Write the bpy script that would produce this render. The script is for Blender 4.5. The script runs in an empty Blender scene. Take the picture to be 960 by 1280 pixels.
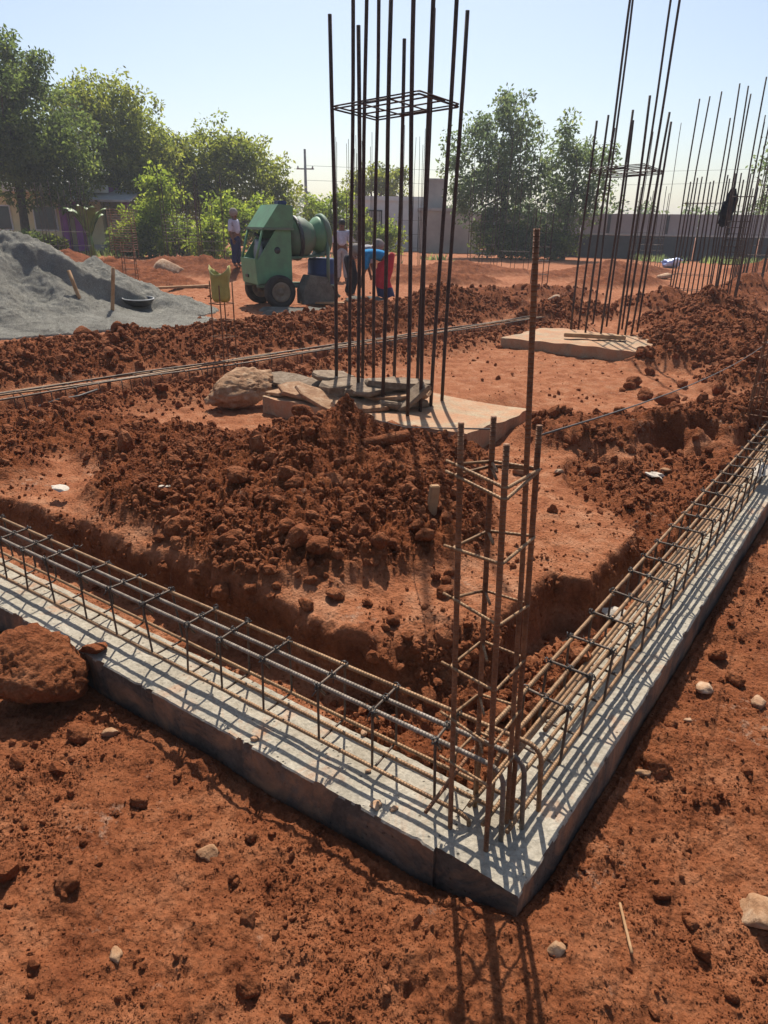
import bpy, bmesh, math, random
import numpy as np
from mathutils import Vector, Matrix
R = math.radians
random.seed(7)
rng = np.random.default_rng(11)
scene = bpy.context.scene
C = scene.collection

# ------------------------------------------------------------------ camera, sky, sun, exposure
F_PX, Y_H, CAM_H, ROLL = 850.0, 282.0, 1.6, 0.9        # lens in pixels of a 960x1280 frame
PITCH = math.atan((640 - Y_H) / F_PX)
cam = bpy.data.cameras.new('camera')
cam.sensor_fit = 'VERTICAL'; cam.sensor_height = 32.0; cam.sensor_width = 24.0
cam.lens = 32.0 * F_PX / 1280.0
cam.clip_start = 0.05; cam.clip_end = 5000
co = bpy.data.objects.new('camera', cam); C.objects.link(co)
co.location = (0, 0, CAM_H)
co.rotation_euler = (Matrix.Rotation(R(90) - PITCH, 3, 'X') @ Matrix.Rotation(R(ROLL), 3, 'Z')).to_euler()
scene.camera = co

SUN_EL, SUN_AZ = 54.0, -1.0                            # azimuth measured from +Y towards +X
w = bpy.data.worlds.new('World'); scene.world = w; w.use_nodes = True
nt = w.node_tree
sky = nt.nodes.new('ShaderNodeTexSky'); sky.sky_type = 'NISHITA'; sky.sun_disc = False
sky.sun_elevation = R(SUN_EL); sky.sun_rotation = R(SUN_AZ)
sky.air_density = 1.0; sky.dust_density = 1.7; sky.ozone_density = 1.2; sky.altitude = 60
nt.links.new(sky.outputs[0], nt.nodes['Background'].inputs[0])
nt.nodes['Background'].inputs[1].default_value = 0.086
sun = bpy.data.lights.new('sun', 'SUN'); sun.energy = 4.3; sun.angle = R(0.53); sun.color = (1.0, 0.94, 0.84)
so = bpy.data.objects.new('sun', sun); C.objects.link(so); so.location = (0, 10, 30)
sd = Vector((math.sin(R(SUN_AZ)) * math.cos(R(SUN_EL)), math.cos(R(SUN_AZ)) * math.cos(R(SUN_EL)), math.sin(R(SUN_EL))))
so.rotation_euler = sd.to_track_quat('Z', 'Y').to_euler()
scene.view_settings.view_transform = 'Standard'; scene.view_settings.look = 'None'
scene.view_settings.exposure = 0.64; scene.view_settings.gamma = 1.0
scene.cycles.max_bounces = 6; scene.cycles.transparent_max_bounces = 4
scene.cycles.use_denoising = True

# ------------------------------------------------------------------ survey: where a sighted point meets a level
def at(px, py, z=0.0):
    r = R(ROLL); u = (px - 480) / F_PX; v = (640 - py) / F_PX
    u, v = u * math.cos(r) - v * math.sin(r), u * math.sin(r) + v * math.cos(r)
    d = (u, math.cos(PITCH) + v * math.sin(PITCH), -math.sin(PITCH) + v * math.cos(PITCH))
    t = (z - CAM_H) / d[2]
    return np.array([d[0] * t, d[1] * t, z])

def wp(px, py, Y):
    r = R(ROLL); u = (px - 480) / F_PX; v = (640 - py) / F_PX
    u, v = u * math.cos(r) - v * math.sin(r), u * math.sin(r) + v * math.cos(r)
    d = (u, math.cos(PITCH) + v * math.sin(PITCH), -math.sin(PITCH) + v * math.cos(PITCH)); t = Y / d[1]
    return np.array([d[0] * t, Y, CAM_H + d[2] * t])

# ------------------------------------------------------------------ noise in numpy
def _hash(ix, iy, seed):
    with np.errstate(over='ignore'):
        h = ix.astype(np.int32).view(np.uint32) * np.uint32(374761393) + iy.astype(np.int32).view(np.uint32) * np.uint32(668265263) + np.uint32((seed * 1442695041) & 0xFFFFFFFF)
        h ^= h >> np.uint32(13); h *= np.uint32(1274126177)
        h ^= h >> np.uint32(16); h *= np.uint32(2246822519)
        h ^= h >> np.uint32(15)
    return (h & np.uint32(0xFFFFFF)).astype(np.float32) * np.float32(1 / 16777216.)

_COS = np.cos(np.arange(64) * np.pi / 32).astype(np.float32); _SIN = np.sin(np.arange(64) * np.pi / 32).astype(np.float32)
def vnoise(x, y, seed=0):                      # gradient noise, about -1..1
    x = x.astype(np.float32); y = y.astype(np.float32); ix, iy = np.floor(x), np.floor(y); fx, fy = x - ix, y - iy
    u = fx * fx * fx * (fx * (fx * 6 - 15) + 10); v = fy * fy * fy * (fy * (fy * 6 - 15) + 10)
    def g(dx, dy):
        k = (_hash(ix + dx, iy + dy, seed) * 64).astype(np.int32)
        return _COS[k] * (fx - dx) + _SIN[k] * (fy - dy)
    return ((g(0, 0) * (1 - u) + g(1, 0) * u) * (1 - v) + (g(0, 1) * (1 - u) + g(1, 1) * u) * v) * 1.5

def fbm(x, y, oct=4, seed=0, gain=.5):
    s = 0; a = 1.0; f = 1.0; n = 0
    for i in range(oct):
        s = s + a * vnoise(x * f + 17.3 * i, y * f - 9.1 * i, seed + i); n += a; a *= gain; f *= 2.03
    return s / n

def lumps(x, y, seed=0):                       # rounded cells of uneven height: crumbled soil
    x = x.astype(np.float32); y = y.astype(np.float32); ix, iy = np.floor(x), np.floor(y); best = np.zeros_like(x)
    for dx in (-1, 0, 1):
        for dy in (-1, 0, 1):
            cx, cy = ix + dx, iy + dy
            qx = cx + _hash(cx, cy, seed); qy = cy + _hash(cx, cy, seed + 5)
            rr = .35 + .6 * _hash(cx, cy, seed + 9)
            d2 = ((x - qx) ** 2 + (y - qy) ** 2) / (rr * rr)
            best = np.maximum(best, np.maximum(0, 1 - d2) ** .8 * rr)
    return best

def sst(e0, e1, x):
    t = np.clip((x - e0) / (e1 - e0), 0, 1); return t * t * (3 - 2 * t)

def sd_poly(x, y, poly):                       # signed distance, negative inside
    d = np.full_like(x, 1e9); inside = np.zeros(x.shape, bool); n = len(poly)
    for i in range(n):
        ax, ay = poly[i]; bx, by = poly[(i + 1) % n]
        ex, ey = bx - ax, by - ay; wx, wy = x - ax, y - ay
        t = np.clip((wx * ex + wy * ey) / (ex * ex + ey * ey), 0, 1)
        d = np.minimum(d, (wx - ex * t) ** 2 + (wy - ey * t) ** 2)
        c = ((ay <= y) & (by > y)) | ((by <= y) & (ay > y))
        xi = ax + (y - ay) / (by - ay if by != ay else 1e-9) * (bx - ax)
        inside ^= c & (x < xi)
    d = np.sqrt(d); return np.where(inside, -d, d)

def seg_dist(x, y, pts):
    d = np.full_like(x, 1e9)
    for (ax, ay), (bx, by) in zip(pts[:-1], pts[1:]):
        ex, ey = bx - ax, by - ay
        t = np.clip(((x - ax) * ex + (y - ay) * ey) / (ex * ex + ey * ey), 0, 1)
        d = np.minimum(d, np.hypot(x - ax - ex * t, y - ay - ey * t))
    return d

# ------------------------------------------------------------------ the plan of the site
DIR_L = np.array([-.831, .556]); N_L = np.array([.556, .831])      # left strip: away from corner / inward
DIR_R = np.array([.598, .8015]); N_R = np.array([-.8015, .598])
CORNER = np.array([.366, 1.241])
def dl_dr(x, y):
    return (x - CORNER[0]) * N_L[0] + (y - CORNER[1]) * N_L[1], (x - CORNER[0]) * N_R[0] + (y - CORNER[1]) * N_R[1]
REAR0 = np.array([-3.32, 5.76]); REAR_D = np.array([.686, .728]); REAR_N = np.array([-.728, .686])
PIT = [(1.34, 3.12), (1.22, 3.45), (1.12, 3.8), (1.2, 4.3), (1.42, 4.6), (1.62, 4.42), (1.78, 4.5), (1.95, 4.85), (2.3, 4.72), (2.8, 5.0), (3.1, 4.9), (2.2, 3.6), (1.6, 2.9)]

def terrain(x, y):
    wx = x + .05 * fbm(x * 2.3, y * 2.3, 3, 21) + .03 * fbm(x * 9, y * 9, 3, 23)
    wy = y + .05 * fbm(x * 2.3 + 40, y * 2.3, 3, 22) + .03 * fbm(x * 9 + 9, y * 9, 3, 24)
    dl0, dr0 = dl_dr(x, y); dl, dr = dl_dr(wx, wy)
    din0 = np.minimum(dl0, dr0)
    # outer ground in front of the strips
    o = np.maximum(0, -din0)
    side = sst(-.6, .6, (x - CORNER[0]))
    outer = -.15 + (.06 * (1 - side) + .03 * side) * sst(.08, .9, o) + .03 * fbm(x * 1.7, y * 1.7, 3, 31)
    # natural ground inside
    plateau = .215 - .115 * sst(3.0, 5.0, y) + .03 * fbm(x * .8, y * .8, 3, 41) + .02 * sst(7, 12, y)
    floor = -.035 + .02 * fbm(x * 4, y * 4, 3, 43)
    s_r = (wx - CORNER[0]) * DIR_R[0] + (wy - CORNER[1]) * DIR_R[1]; rec = .13 * (1 - sst(1.34, 1.42, s_r))
    edge = np.minimum(sst(.41, .50, dl), sst(.34, .42, dr - rec))
    pr = np.hypot(np.maximum(dl - .25, 0), np.maximum(dr - .25, 0))
    near_corner = (1 - sst(.95, 1.25, dr)) * (1 - sst(.62, .82, dl * .35 + dr * .65 + .06))
    pocket = sst(.15, 1.15, pr)
    edge = np.minimum(edge, 1 - near_corner * (1 - pocket))
    inner = floor + (plateau - floor) * edge
    # the excavation beside the right strip
    s = sd_poly(wx, wy, PIT)
    bank = .17 * np.exp(-(seg_dist(x, y, [(1.35, 4.95), (1.75, 4.95), (2.4, 5.2), (3.2, 5.7)]) / .33) ** 2) * sst(-.02, .12, s)
    pf = .015 + .05 * fbm(x * 3, y * 3, 3, 47) + .05 * sst(3.3, 4.8, y)
    inner = np.where(din0 > .3, pf + (inner - pf) * sst(-.03, .045, s), inner)
    h1 = 1 - sst(.02, .2, np.hypot((x - 2.13), (y - 4.93)) ); h2 = 1 - sst(.02, .17, np.hypot(x - 2.42, y - 5.02))
    inner = inner + bank - .30 * h1 - .24 * h2
    z = np.where(din0 > .27, inner, outer)
    k = sst(.16, .25, din0); zin = np.minimum(inner, 0.0)
    z = np.where((din0 > 0) & (din0 <= .27), -.24 * (1 - k) + (zin - .02) * k, z)
    hole = (1 - sst(.06, .34, np.hypot((x - .37) / 1.3, (y - 1.14)))) * (din0 < .04)
    z = z * (1 - hole) - .07 * hole
    loose = np.zeros_like(x)
    # the pile of dug soil
    def mound(cx, cy, rx, ry, h, p=1.3, rot=0.):
        c, sn = math.cos(rot), math.sin(rot); ux, uy = wx - cx, wy - cy
        a = (ux * c + uy * sn) / rx; b = (-ux * sn + uy * c) / ry
        return h * np.clip(1 - (a * a + b * b) ** .5, 0, 1) ** p
    pile = np.maximum(mound(-.36, 3.75, 1.05, 1.25, .40, 1.05), mound(-.95, 3.75, .85, .95, .26, 1.1))
    pile = np.maximum(pile, mound(.05, 3.4, .62, .95, .30, 1.1)); pile = np.maximum(pile, mound(-.35, 3.1, .8, .75, .24, 1.0))
    pile = np.maximum(pile, mound(.05, 4.35, .8, .6, .20, 1.0)); pile = np.maximum(pile, mound(-1.5, 4.5, 1.0, .7, .16)); pile = np.maximum(pile, mound(-2.35, 4.75, 1.1, .75, .17)); pile = np.maximum(pile, mound(-2.3, 3.9, .5, .4, .08)); pile = np.maximum(pile, mound(-.3, 3.95, .6, .8, .45, 1.0))
    z = z + pile * (.9 + .35 * fbm(x * 3, y * 3, 3, 51)); loose = np.maximum(loose, sst(.01, .06, pile))
    # rear trench with its spoil
    rs = (x - REAR0[0]) * REAR_D[0] + (y - REAR0[1]) * REAR_D[1]
    rn = (wx - REAR0[0]) * REAR_N[0] + (wy - REAR0[1]) * REAR_N[1]
    act = sst(-3, -2, rs) * (1 - sst(8.4, 8.9, rs))
    tr = sst(-.42, -.28, rn) * (1 - sst(.22, .34, rn)) * act
    z = z * (1 - tr) + (-.09 + .03 * fbm(x * 3, y * 3, 3, 55)) * tr
    ridge = act * np.clip(np.where(rn < 1.25, sst(.25, 1.25, rn), 1 - sst(1.25, 2.0, rn)), 0, 1)
    rh = .27 + .16 * fbm(x * .9, y * .9, 3, 57)
    z = z + ridge * rh; loose = np.maximum(loose, sst(.05, .25, ridge) )
    front = act * np.exp(-((rn + .75) / .28) ** 2)
    z = z + front * (.07 + .06 * fbm(x * 1.5, y * 1.5, 2, 59)); loose = np.maximum(loose, front * .8)
    loose = np.maximum(loose, tr * .9)
    # heaps on the right and far heaps
    f61 = 1 + .5 * fbm(x * 1.3, y * 1.3, 3, 61)
    for cx, cy, rx, ry, h in ((4.6, 9.5, 1.5, 1.2, .46), (5.2, 11.2, 1.5, 1.3, .5), (3.35, 8.2, .8, .5, .16), (4.1, 8.1, 1.0, .6, .3),
                              (3.9, 7.2, .9, .6, .2), (6.6, 9.4, 1.2, 1.0, .3), (.6, 12.4, 1.5, .6, .3), (1.9, 13.6, 1.2, .7, .4), (3.2, 12.6, 1.4, .6, .3), (-.5, 11.9, .9, .5, .25),
                              (3.0, 16.0, 2.5, .8, .3), (5.6, 14.5, 1.6, .8, .35), (8.0, 16.0, 2.2, 1.1, .5), (10, 18.5, 2.5, 1.2, .5), (-7.5, 19.5, 4.5, 1.4, .55),
                              (-6.0, 22.5, 5, 1.4, .5), (-11, 25, 5, 1.5, .5), (2.4, 24, 3.5, 1.2, .4), (7.5, 24.5, 5, 1.2, .45), (-1, 26, 3, 1.0, .35), (13, 25, 5, 1.3, .5), (1.5, 20, 2.2, .7, .3), (6.5, 20.2, 2.6, .8, .35)):
        m = mound(cx, cy, rx, ry, h, 1.0, .1 * cx)
        z = z + m * f61; loose = np.maximum(loose, sst(.02, .12, m))
    loose = np.maximum(loose, sst(.03, .1, bank) * .9)
    # slope of the pocket, foot of trench wall and the ground in front are loose, too
    loose = np.maximum(loose, .8 * near_corner * (din0 > .27)); loose = np.maximum(loose, np.where(din0 < 0, .62, 0))
    loose = np.maximum(loose, .75 * (1 - sst(-.05, .1, s)))
    wall = (din0 > .3) * (1 - np.abs(2 * edge - 1)) * (pr > .3)
    loose = np.maximum(loose, wall)
    far = 1 - sst(18, 45, y)
    # crumbs
    l1 = lumps(x * 7, y * 7, 71); l2 = lumps(x * 17 + 3, y * 17, 72); l3 = lumps(x * 38, y * 38 + 7, 73)
    patch = sst(-.25, .45, fbm(x * 1.9, y * 1.9, 3, 75))
    rg = 1 - np.abs(fbm(x * 9, y * 9, 4, 74, .6))
    clump = l1 * .050 * (.2 + .8 * patch) + l2 * .030 + l3 * .014 + .03 * rg * rg + .014 * fbm(x * 45, y * 45, 2, 76)
    strip_mask = np.where((din0 > -.03) & (din0 < .27), 0, 1)
    flat = .008 * fbm(x * 14, y * 14, 3, 77) + .013 * l2 * sst(.0, .5, fbm(x * 2.6, y * 2.6, 2, 79)) + .006 * l3
    q = np.where(din0 < 0, .38 + .5 * sst(-.1, .5, fbm(x * 1.6, y * 1.6, 2, 78)), 1.0)
    z = z + np.where(din0 < -.04, .034 * lumps(x * 4.3 + .5, y * 4.3, 83) * sst(-.1, .35, fbm(x * 1.3 + 5, y * 1.3, 3, 84)), 0)
    z = z + strip_mask * far * (clump * loose * q + flat) + (.018 * fbm(x * 5, y * 5, 3, 81) + .010 * fbm(x * 22, y * 22, 4, 82, .68)) * strip_mask
    bed = 1 - sst(.45, .8, np.hypot((x - .45) / 1.3, (y - 6.25)))
    z = z * (1 - bed) + np.maximum(z, .235 + .008 * fbm(x * 14, y * 14, 3, 77)) * bed
    return z, np.clip(loose, 0, 1)

def ground_z(x, y):
    return float(terrain(np.array([float(x)]), np.array([float(y)]))[0][0])

# ------------------------------------------------------------------ materials
def mat(name, rough=.8, spec=.3):
    m = bpy.data.materials.new(name); m.use_nodes = True
    b = m.node_tree.nodes['Principled BSDF']; b.inputs['Roughness'].default_value = rough
    b.inputs['Specular IOR Level'].default_value = spec
    return m, m.node_tree, b

def noise_node(t, scale, detail=5, rough=.6, coord=None, dist=0.):
    n = t.nodes.new('ShaderNodeTexNoise'); n.inputs['Scale'].default_value = scale
    n.inputs['Detail'].default_value = detail; n.inputs['Roughness'].default_value = rough; n.inputs['Distortion'].default_value = dist
    if coord is not None: t.links.new(coord, n.inputs['Vector'])
    return n

def ramp(t, fac, stops):
    r = t.nodes.new('ShaderNodeValToRGB'); e = r.color_ramp.elements
    while len(e) < len(stops): e.new(.5)
    for el, (p, c) in zip(e, stops): el.position = p; el.color = (*c, 1)
    t.links.new(fac, r.inputs[0]); return r

def mix(t, fac, a, b, mode='MIX'):
    m = t.nodes.new('ShaderNodeMix'); m.data_type = 'RGBA'; m.blend_type = mode
    for i, v in ((0, fac), (6, a), (7, b)):
        if isinstance(v, (int, float)): m.inputs[i].default_value = v
        elif isinstance(v, tuple): m.inputs[i].default_value = (*v, 1)
        else: t.links.new(v, m.inputs[i])
    return m.outputs[2]

def bump(t, b, h, strength=.5, dist=.01, prev=None):
    n = t.nodes.new('ShaderNodeBump'); n.inputs['Strength'].default_value = strength; n.inputs['Distance'].default_value = dist
    t.links.new(h, n.inputs['Height'])
    if prev is not None: t.links.new(prev, n.inputs['Normal'])
    t.links.new(n.outputs[0], b.inputs['Normal']); return n.outputs[0]

def simple(name, c, c2=None, scale=6., rough=.8, spec=.3, bmp=.0, dist=.01, space='Object', metal=0.):
    m, t, b = mat(name, rough, spec)
    tc = t.nodes.new('ShaderNodeTexCoord')
    n = noise_node(t, scale, 6, .62, tc.outputs[space])
    c2 = c2 or tuple(v * .65 for v in c)
    r = ramp(t, n.outputs['Fac'], [(.33, c2), (.66, c)])
    t.links.new(r.outputs[0], b.inputs['Base Color']); b.inputs['Metallic'].default_value = metal
    if bmp: bump(t, b, noise_node(t, scale * 4, 6, .7, tc.outputs[space]).outputs['Fac'], bmp, dist)
    return m

def geo_pos(t):
    return t.nodes.new('ShaderNodeNewGeometry').outputs['Position']

def soil_material(name, use_attr):
    m, t, b = mat(name, .95, .12)
    p = geo_pos(t)
    big = noise_node(t, 1.1, 5, .6, p); mid = noise_node(t, 7, 6, .65, p); fine = noise_node(t, 60, 5, .7, p); grit = noise_node(t, 190, 3, .7, p)
    red = ramp(t, mid.outputs['Fac'], [(.28, (.105, .027, .0090)), (.5, (.180, .050, .0155)), (.72, (.265, .082, .027))])
    dry = ramp(t, mid.outputs['Fac'], [(.28, (.225, .070, .028)), (.5, (.335, .124, .055)), (.75, (.44, .215, .118))])
    if use_attr:
        at_ = t.nodes.new('ShaderNodeAttribute'); at_.attribute_name = 'loose'
        ad = t.nodes.new('ShaderNodeMath'); ad.operation = 'MULTIPLY_ADD'; t.links.new(big.outputs['Fac'], ad.inputs[0]); ad.inputs[1].default_value = .9
        sub = t.nodes.new('ShaderNodeMath'); sub.operation = 'SUBTRACT'; t.links.new(at_.outputs['Fac'], sub.inputs[0]); sub.inputs[1].default_value = .45
        t.links.new(sub.outputs[0], ad.inputs[2])
        cl = t.nodes.new('ShaderNodeClamp'); t.links.new(ad.outputs[0], cl.inputs[0])
        col = mix(t, cl.outputs[0], dry.outputs[0], red.outputs[0])
        # cement and lime dust spilt on the ground
        sp = noise_node(t, 2.2, 4, .5, p); sp2 = noise_node(t, 25, 4, .7, p)
        mm = t.nodes.new('ShaderNodeMath'); mm.operation = 'MULTIPLY'; t.links.new(sp.outputs['Fac'], mm.inputs[0]); t.links.new(sp2.outputs['Fac'], mm.inputs[1])
        g = ramp(t, mm.outputs[0], [(.36, (0, 0, 0)), (.46, (.5, .5, .5))])
        col = mix(t, g.outputs[0], col, (.40, .29, .21))
    else:
        col = mix(t, .35, red.outputs[0], dry.outputs[0])
    f = ramp(t, fine.outputs['Fac'], [(.3, (.62, .6, .58)), (.7, (1.25, 1.25, 1.25))])
    col = mix(t, .8, col, f.outputs[0], 'MULTIPLY')
    gr = ramp(t, grit.outputs['Fac'], [(.66, (0, 0, 0)), (.74, (1, 1, 1))])
    col = mix(t, gr.outputs[0], col, (.42, .24, .14))
    t.links.new(col, b.inputs['Base Color'])
    vo = t.nodes.new('ShaderNodeTexVoronoi'); vo.inputs['Scale'].default_value = 75; vo.inputs['Randomness'].default_value = 1; t.links.new(p, vo.inputs['Vector'])
    iv = t.nodes.new('ShaderNodeMath'); iv.operation = 'SUBTRACT'; iv.inputs[0].default_value = 1; t.links.new(vo.outputs['Distance'], iv.inputs[1])
    n0 = bump(t, b, iv.outputs[0], .8, .010)
    n1 = bump(t, b, fine.outputs['Fac'], .9, .014, n0)
    bump(t, b, grit.outputs['Fac'], .8, .004, n1)
    return m
M = {}
M['soil'] = soil_material('red_soil', True)
M['clod'] = soil_material('red_soil_clod', False)

def concrete_material(name, c0, c1, c2, dust=0.):
    m, t, b = mat(name, .85, .25); p = geo_pos(t)
    a = noise_node(t, 5, 6, .65, p); f = noise_node(t, 55, 5, .7, p); v = t.nodes.new('ShaderNodeTexVoronoi'); v.inputs['Scale'].default_value = 42
    t.links.new(p, v.inputs['Vector'])
    r = ramp(t, a.outputs['Fac'], [(.3, c0), (.5, c1), (.72, c2)])
    col = mix(t, .75, r.outputs[0], ramp(t, f.outputs['Fac'], [(.3, (.55, .54, .52)), (.7, (1.3, 1.3, 1.3))]).outputs[0], 'MULTIPLY')
    pit = ramp(t, v.outputs['Distance'], [(.08, (1, 1, 1)), (.20, (0, 0, 0))])
    pm = mix(t, ramp(t, noise_node(t, 14, 2, .5, p).outputs['Fac'], [(.42, (0, 0, 0)), (.56, (1, 1, 1))]).outputs[0], (0, 0, 0), pit.outputs[0])
    col = mix(t, pm, col, tuple(x * .3 for x in c0))
    d = noise_node(t, 3.2, 5, .7, p, 1.0)
    dm = ramp(t, d.outputs['Fac'], [(.5 - dust * .4, (0, 0, 0)), (.68 - dust * .3, (.75, .75, .75))])
    col = mix(t, dm.outputs[0], col, (.40, .185, .09))
    t.links.new(col, b.inputs['Base Color'])
    n1 = bump(t, b, f.outputs['Fac'], .6, .010)
    n2 = bump(t, b, a.outputs['Fac'], .45, .03, n1)
    ip_ = t.nodes.new('ShaderNodeInvert'); t.links.new(pm, ip_.inputs['Color']); bump(t, b, ip_.outputs[0], .7, .006, n2)
    return m
M['concrete'] = concrete_material('concrete', (.29, .25, .19), (.36, .315, .245), (.43, .385, .31), -.12)
M['stained'] = concrete_material('stained_shaded_concrete', (.075, .052, .038), (.115, .08, .058), (.17, .125, .095), .1)  # strip sides: earth smear, with the shade of the backlit side painted in
M['footing'] = concrete_material('footing_concrete', (.26, .19, .12), (.36, .265, .165), (.44, .345, .225), .3)

def rebar_material(name, c0, c1, c2, rough=.62, metal=.35, rib=.8):
    m, t, b = mat(name, rough, .4); p = geo_pos(t)
    n = noise_node(t, 38, 6, .7, p); n2 = noise_node(t, 6, 3, .6, p)
    mx = t.nodes.new('ShaderNodeMath'); mx.operation = 'MULTIPLY_ADD'; t.links.new(n.outputs['Fac'], mx.inputs[0]); mx.inputs[1].default_value = .6
    ml = t.nodes.new('ShaderNodeMath'); ml.operation = 'MULTIPLY'; t.links.new(n2.outputs['Fac'], ml.inputs[0]); ml.inputs[1].default_value = .4
    t.links.new(ml.outputs[0], mx.inputs[2])
    r = ramp(t, mx.outputs[0], [(.36, c0), (.5, c1), (.64, c2)])
    t.links.new(r.outputs[0], b.inputs['Base Color']); b.inputs['Metallic'].default_value = metal
    a = t.nodes.new('ShaderNodeAttribute'); a.attribute_name = 'along'
    s = t.nodes.new('ShaderNodeMath'); s.operation = 'MULTIPLY'; t.links.new(a.outputs['Fac'], s.inputs[0]); s.inputs[1].default_value = 2 * math.pi / .0105
    sn = t.nodes.new('ShaderNodeMath'); sn.operation = 'SINE'; t.links.new(s.outputs[0], sn.inputs[0])
    pw = t.nodes.new('ShaderNodeMath'); pw.operation = 'SMOOTH_MAX'; t.links.new(sn.outputs[0], pw.inputs[0]); pw.inputs[1].default_value = .3; pw.inputs[2].default_value = .3
    n1 = bump(t, b, pw.outputs[0], rib, .003)
    bump(t, b, n.outputs['Fac'], .3, .002, n1)
    return m
M['rebar_tan'] = rebar_material('rebar_tan_rust', (.12, .06, .03), (.24, .135, .065), (.34, .21, .115), .6, .35)
M['rebar_grey'] = rebar_material('rebar_grey_steel', (.11, .08, .058), (.20, .155, .118), (.30, .25, .205), .62, .3, 1.0)
M['rebar_rust'] = rebar_material('rebar_red_rust', (.10, .042, .020), (.20, .088, .040), (.30, .145, .070), .72, .15)
M['rebar_dark'] = rebar_material('rebar_dark', (.035, .022, .018), (.062, .038, .03), (.10, .06, .045), .6, .3)
M['wire'] = simple('tie_wire_black', (.04, .035, .03), None, 40, .5, .5)
M['string'] = simple('cable_grey', (.10, .085, .075), None, 30, .6, .4)
M['stirrup'] = rebar_material('stirrup_steel', (.05, .035, .026), (.10, .07, .05), (.17, .12, .085), .6, .35, .3)

# ------------------------------------------------------------------ object helpers
def props(o, label=None, cat=None, group=None, kind=None):
    if label: o['label'] = label
    if cat: o['category'] = cat
    if group: o['group'] = group
    if kind: o['kind'] = kind
    return o

def thing(name, label, cat, loc=(0, 0, 0), rz=0., group=None):
    o = bpy.data.objects.new(name, None); C.objects.link(o); o.empty_display_size = .1
    o.location = loc; o.rotation_euler = (0, 0, rz)
    return props(o, label, cat, group)

def link(name, me, m=None, parent=None):
    o = bpy.data.objects.new(name, me); C.objects.link(o)
    if m is not None and not me.materials: me.materials.append(m)
    if parent is not None: o.parent = parent
    return o

def mesh_from(name, V, Fq, smooth=False, along=None):
    me = bpy.data.meshes.new(name); V = np.asarray(V, dtype=np.float32)
    if isinstance(Fq, np.ndarray):
        n, k = Fq.shape
        me.vertices.add(len(V)); me.vertices.foreach_set('co', V.ravel())
        me.loops.add(n * k); me.loops.foreach_set('vertex_index', Fq.astype(np.int32).ravel())
        me.polygons.add(n); me.polygons.foreach_set('loop_start', np.arange(0, n * k, k, dtype=np.int32))
        me.polygons.foreach_set('loop_total', np.full(n, k, dtype=np.int32))
        me.update(calc_edges=True); me.validate()
    else:
        me.from_pydata([tuple(map(float, v)) for v in V], [], Fq)
    if smooth: me.polygons.foreach_set('use_smooth', np.ones(len(me.polygons), bool))
    if along is not None:
        a = me.attributes.new('along', 'FLOAT', 'POINT'); a.data.foreach_set('value', np.asarray(along, dtype=np.float32))
    me.update(); return me

def tube_data(pts, rad, n=8, closed=False, off=0):
    P = [Vector(p) for p in pts]; k = len(P); rads = rad if isinstance(rad, (list, tuple)) else [rad] * k
    V, Fc, A = [], [], []
    ref = None; L = 0.
    for i in range(k):
        if closed: tn = (P[(i + 1) % k] - P[i - 1]).normalized()
        else: tn = (P[min(i + 1, k - 1)] - P[max(i - 1, 0)]).normalized()
        if ref is None: ref = tn.orthogonal().normalized()
        else: ref = (ref - tn * ref.dot(tn)).normalized()
        b = tn.cross(ref)
        if i: L += (P[i] - P[i - 1]).length
        for j in range(n):
            a = 2 * math.pi * j / n
            V.append(P[i] + (ref * math.cos(a) + b * math.sin(a)) * rads[i]); A.append(L)
    rings = k if closed else k - 1
    for i in range(rings):
        for j in range(n):
            a = off + i * n + j; b_ = off + i * n + (j + 1) % n; i2 = (i + 1) % k
            Fc.append((a, b_, off + i2 * n + (j + 1) % n, off + i2 * n + j))
    if not closed:
        Fc.append(tuple(off + j for j in range(n - 1, -1, -1))); Fc.append(tuple(off + (k - 1) * n + j for j in range(n)))
    return V, Fc, A

def tube_mesh(name, paths, rad, n=8, closed=False):
    V, Fc, A = [], [], []
    for p in paths:
        v, f, a = tube_data(p, rad, n, closed, len(V)); V += v; Fc += f; A += a
    return mesh_from(name, V, Fc, True, A)

def tube(name, path, rad, m, parent=None, n=8, closed=False):
    return link(name, tube_mesh(name, [path], rad, n, closed), m, parent)

def fillet(pts, r, closed=False, seg=4):
    P = [Vector(p) for p in pts]; out = []; k = len(P)
    for i in range(k):
        if not closed and i in (0, k - 1): out.append(P[i]); continue
        a, b, c = P[i - 1], P[i], P[(i + 1) % k]
        d1 = (a - b).normalized(); d2 = (c - b).normalized(); rr = min(r, (a - b).length * .45, (c - b).length * .45)
        p1, p2 = b + d1 * rr, b + d2 * rr
        for s in range(seg + 1):
            t = s / seg; out.append(p1 * (1 - t) ** 2 + b * 2 * t * (1 - t) + p2 * t * t)
    return out

def densify(pts, step):
    out = [Vector(pts[0])]
    for a, b in zip(pts[:-1], pts[1:]):
        a, b = Vector(a), Vector(b); n = max(1, int((b - a).length / step))
        for i in range(1, n + 1): out.append(a.lerp(b, i / n))
    return out

def wobble(pts, amp, seed):
    r = random.Random(seed); out = []; ph = [r.uniform(0, 6.3) for _ in range(3)]; L = 0
    for i, p in enumerate(pts):
        if i: L += (Vector(p) - Vector(pts[i - 1])).length
        out.append(Vector(p) + Vector((math.sin(L * 2.1 + ph[0]), math.sin(L * 1.7 + ph[1]), .6 * math.sin(L * 2.6 + ph[2]))) * amp)
    return out

def box_bm(bm, sx, sy, sz, mtx=None):
    r = bmesh.ops.create_cube(bm, size=1.0); vs = r['verts']
    bmesh.ops.scale(bm, vec=(sx, sy, sz), verts=vs)
    if mtx is not None: bmesh.ops.transform(bm, matrix=mtx, verts=vs)
    return vs

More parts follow.
